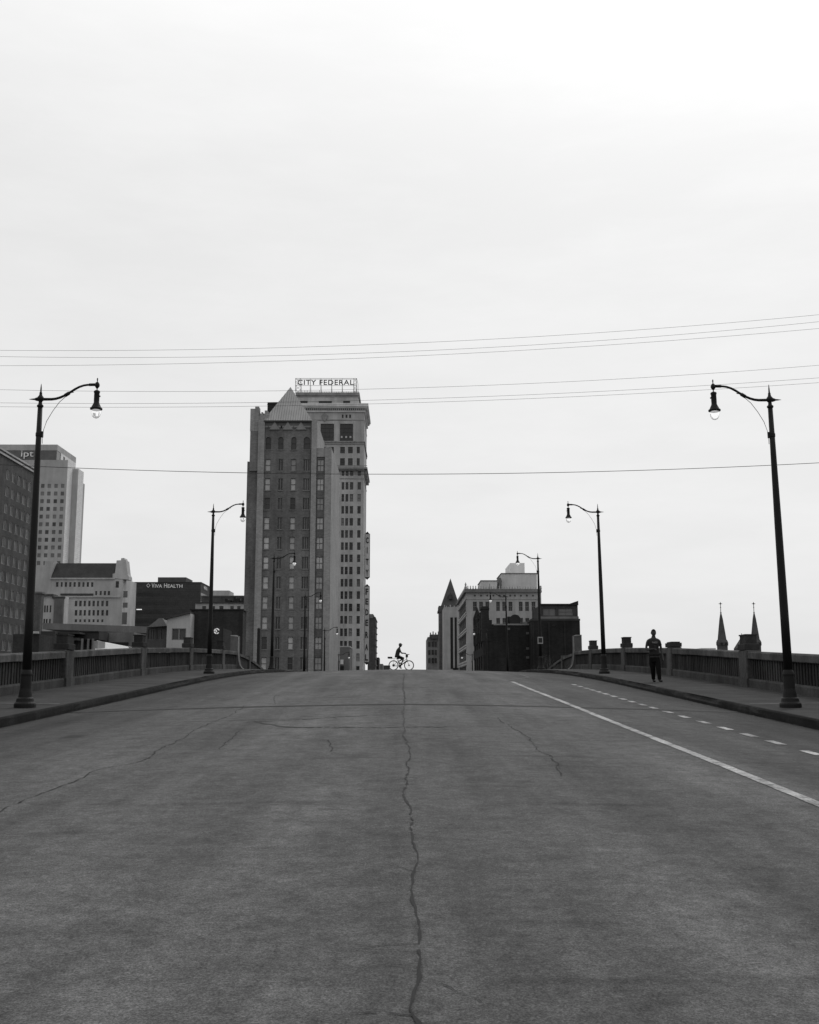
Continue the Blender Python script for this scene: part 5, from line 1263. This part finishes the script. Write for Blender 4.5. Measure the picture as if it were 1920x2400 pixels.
t = MB(); t.tube([(hdx, by, hdz+.05), (hdx-.04, by, hdz+.26)], .015); t.tube([(hdx-.17, by-.29, hdz+.30), (hdx-.08, by-.26, hdz+.31), (hdx-.03, by-.10, hdz+.27), (hdx-.03, by+.10, hdz+.27), (hdx-.08, by+.26, hdz+.31), (hdx-.17, by+.29, hdz+.30)], .014); t.build('handlebar', M_BK, B, smooth=True)
t = MB(); t.cbox(hdx-.06, hdx+.10, by-.11, by+.11, hdz+.05, hdz+.27, .02); t.box(hdx+.10, hdx+.19, by-.03, by+.03, hdz+.23, hdz+.27); t.build('front_bag', M_BLACK, B)
t = MB(); t.slab([(stx-.15, stz+.17), (stx-.13, stz+.21), (stx, stz+.19), (stx+.14, stz+.18), (stx+.13, stz+.15), (stx, stz+.14)], by-.07, by+.07); t.build('saddle', M_BLACK, B)
MB().tube([(stx, by, stz), (stx-.03, by, stz+.16)], .014).build('seat_post', M_BK, B)
t = MB(); rk = hz+.46
t.box(rwx-.36, rwx+.22, by-.07, by+.07, rk-.012, rk+.004); t.tube([(rwx+.04, by-.06, rk), (rwx, by-.06, hz)], .008, 6); t.tube([(rwx+.04, by+.06, rk), (rwx, by+.06, hz)], .008, 6); t.tube([(rwx+.2, by, rk), (stx-.02, by, stz-.06)], .012, 6); t.build('rack', M_BK, B)
t = MB(); t.cbox(rwx-.40, rwx-.08, by-.08, by+.08, rk+.006, rk+.12, .02); t.build('rack_bag', M_BLACK, B)
t = MB()
for a0 in (rwx, fwx):
    pts = [(a0+(RW+.02)*math.cos(math.radians(x_)), by, hz+(RW+.02)*math.sin(math.radians(x_))) for x_ in range(25, 165, 14)]
    for p_, q_ in zip(pts, pts[1:]):
        t.quad((p_[0], by-.03, p_[2]), (q_[0], by-.03, q_[2]), (q_[0], by+.03, q_[2]), (p_[0], by+.03, p_[2]))
t.build('mudguard', M_BK, B)
cr_ = MB(); cr_.lathe([(.09, .02), (.09, .03)], (bbx, by, bbz), 20, 'y'); cr_.tube([(bbx, by+.05, bbz), (bbx+.05, by+.05, bbz-.16)], .011, 6); cr_.tube([(bbx, by-.05, bbz), (bbx-.05, by-.05, bbz+.16)], .011, 6)
cr_.box(bbx, bbx+.1, by+.05, by+.14, bbz-.17, bbz-.15); cr_.box(bbx-.1, bbx, by-.14, by-.05, bbz+.15, bbz+.17); cr_.build('crank', M_BK, B)
cr_ = MB(); cr_.tube([(bbx, by+.03, bbz+.09), (rwx, by+.03, hz+.035)], .006, 4); cr_.tube([(bbx, by+.03, bbz-.09), (rwx, by+.03, hz-.035)], .006, 4); cr_.build('chain', M_BK, B)
# rider (local x forward = +X)
Cc = root('person', (bx, by, bz), 'cyclist in helmet, loose shirt and shorts riding across the crest of the road', 'person')
R = Rig(); sxl, szl = stx-bx-.02, stz-bz+.145
pel = R.add((sxl-.01, 0, szl+.06), (.10, .13)); s1 = R.add((sxl+.01, 0, szl+.26), (.095, .13), pel); s2 = R.add((sxl+.06, 0, szl+.46), (.10, .15), s1); n0 = R.add((sxl+.10, 0, szl+.60), (.07, .08), s2)
n1 = R.add((sxl+.13, 0, szl+.68), .06, n0); R.add((sxl+.15, 0, szl+.75), .06, n1)
hx_, hz_ = hdx-bx-.10, hdz-bz+.325
for sy in (-1, 1):
    sh_ = R.add((sxl+.10, sy*.16, szl+.56), .058, n0)
    w_ = R.chain([((sxl+.17, sy*.22, szl+.42), .05), ((sxl+.27, sy*.27, szl+.29), .044), ((sxl+.40, sy*.275, (szl+.29+hz_)/2), .032), ((hx_-.06, sy*.27, hz_+.01), .025)], sh_)
    add_hand(R, w_, (hx_-.06, sy*.27, hz_+.01), (sxl+.29, sy*.27, szl+.29), 1.6, (0, 0, 1), thumb=-sy)
    ft = (bbx-bx+.04, bbz-bz-.17) if sy > 0 else (bbx-bx-.05, bbz-bz+.17)
    kn = (sxl+.40, szl-.10) if sy > 0 else (sxl+.44, szl-.03)
    hp = R.add((sxl+.03, sy*.085, szl+.02), .082, pel)
    R.chain([((sxl+.22, sy*.09, (szl+kn[1])/2+.01), .07), ((kn[0], sy*.09, kn[1]), .053), (((kn[0]+ft[0])/2-.03, sy*.095, (kn[1]+ft[1])/2+.05), .047), ((ft[0]-.06, sy*.10, ft[1]+.12), .034), ((ft[0]-.05, sy*.10, ft[1]+.06), .035), ((ft[0]+.09, sy*.10, ft[1]+.035), (.035, .022))], hp)
hv, hf, HM = head_geo((sxl+.175, 0, szl+.82), math.pi/2, 1.08, 0.1)
skin_part('body', R.v, R.e, R.r, M_SKIN2, Cc, extra=[(hv, hf)])
hv, hf = hair_geo(HM, .024, .25, .32); ho = geo_obj('helmet', hv, hf, mat('dark_helmet', .02, .4), Cc)
t = MB(); t.prism([(sxl+.26, -.07), (sxl+.35, -.05), (sxl+.35, .05), (sxl+.26, .07)], szl+.85, szl+.865); geo_obj('visor', t.v, t.f, MATS['dark_helmet'], ho)
T = Rig(); a = T.add((sxl+.01, 0, szl+.26), (.125, .15)); b = T.add((sxl+.06, 0, szl+.46), (.12, .15), a); c_ = T.add((sxl+.09, 0, szl+.58), (.085, .10), b)
for sy in (-1, 1): k = T.add((sxl+.10, sy*.165, szl+.565), .074, c_); T.chain([((sxl+.155, sy*.215, szl+.45), .074), ((sxl+.19, sy*.235, szl+.38), .072)], k)
skin_part('shirt', T.v, T.e, T.r, mat('rider_shirt', .04, .9, var=.2), Cc, extra=[loft([(sxl-.06, 0, szl-.01, .145, .18, .1), (sxl-.04, 0, szl+.10, .155, .18, .1), (sxl-.01, 0, szl+.26, .145, .165, .12), (sxl+.03, 0, szl+.42, .145, .19, .2), (sxl+.07, 0, szl+.54, .125, .19, .25), (sxl+.10, 0, szl+.61, .09, .13, .3), (sxl+.125, 0, szl+.655, .06, .075, .3)])])
T = Rig(); a = T.add((sxl-.01, 0, szl+.09), (.12, .15))
for sy in (-1, 1):
    kn = (sxl+.40, szl-.10) if sy > 0 else (sxl+.44, szl-.03)
    k = T.add((sxl+.05, sy*.085, szl+.02), .10, a); T.chain([((sxl+.22, sy*.09, (szl+kn[1])/2+.01), .09), ((sxl+.35, sy*.09, kn[1]+.02), .078)], k)
skin_part('shorts', T.v, T.e, T.r, M_PANTS, Cc)
for sy in (-1, 1):
    ft = (bbx-bx+.04, bbz-bz-.17) if sy > 0 else (bbx-bx-.05, bbz-bz+.17); T = Rig(); T.chain([((ft[0]-.08, sy*.10, ft[1]+.06), .042), ((ft[0]-.03, sy*.10, ft[1]+.045), (.045, .04)), ((ft[0]+.11, sy*.10, ft[1]+.035), (.045, .028))]); skin_part('shoe', T.v, T.e, T.r, M_SHOE, Cc)

# ------------------------------------------------------------------ weeds on the kerb near the crest
M_WEED = mat('dry_weed', .10, .9, 'random', var=.3, r0=.6, r1=1.2)
def weed(x, y, h, n, seed, label):
    rnd = random.Random(seed); r = root('weed', (x, y, rz(x, y)), label, 'weed', 'weeds along the right curb')
    t = MB(); z0 = rz(x, y)
    for i in range(n):
        a = rnd.uniform(0, 6.28); l = h*rnd.uniform(.45, 1); lean = rnd.uniform(.1, .55)*l; bx_, by_ = x+rnd.uniform(-.12, .12)*h*2, y+rnd.uniform(-.1, .1)
        P_ = [Vector((bx_+math.cos(a)*lean*q*q, by_+math.sin(a)*lean*q*q, z0+l*q)) for q in (0, .35, .7, 1)]
        t.tube(P_, [.008, .007, .005, .002], 4)
        for k in range(rnd.randint(1, 4)):
            q = rnd.uniform(.3, 1); c0 = Vector((bx_+math.cos(a)*lean*q*q, by_+math.sin(a)*lean*q*q, z0+l*q)); d = Vector((rnd.uniform(-1, 1), rnd.uniform(-1, 1), rnd.uniform(-.2, .9))).normalized()*rnd.uniform(.05, .11); s_ = d.cross(Vector((0, .3, 1))).normalized()*.018
            t.quad(c0, c0+d*.5+s_, c0+d, c0+d*.5-s_)
    t.build('stems', M_WEED, r)
for i, (px_, Y_, h, n, lb) in enumerate(((1252, 71.5, .35, 16, 'low dry weeds at the curb left of the lamp with the square sign'), (1274, 71, .85, 22, 'upright leafy weed just right of the lamp with the square sign'), (1285, 72, 1.1, 18, 'tallest weed on the right curb with a feathery top'), (1300, 71, .45, 18, 'low scrubby weed in front of the sloping wing wall'), (1330, 70, .30, 16, 'small dry tuft at the foot of the tall end post'))):
    weed(Xp(px_, 1565, Y_), Y_, h, n, 40+i, lb)

# ------------------------------------------------------------------ grit in the gutters
t = MB(); rq = random.Random(77)
for k in range(900):
    s_ = rq.choice((-1, 1)); y = rq.uniform(6, 60); x = s_*(HW-.03-abs(rq.gauss(0, .16))); r_ = rq.uniform(.006, .022)*(1+(rq.random() < .06)); z = rz(x, y)
    V_ = [(x+r_*math.cos(a)*rq.uniform(.6, 1.3), y+r_*math.sin(a)*rq.uniform(.6, 1.3)) for a in (0, 1.3, 2.5, 3.9, 5.1)]
    n = len(t.v); t.v += [(a, b, z-.003) for a, b in V_]+[(x, y, z+r_*.8)]
    for i in range(5): t.f.append((n+i, n+(i+1) % 5, n+5))
tag(t.build('gutter_grit', mat('grit', .09, .9, var=.4, scale=20)), 'loose grit and small stones gathered along both gutters', 'grit', kind='stuff')
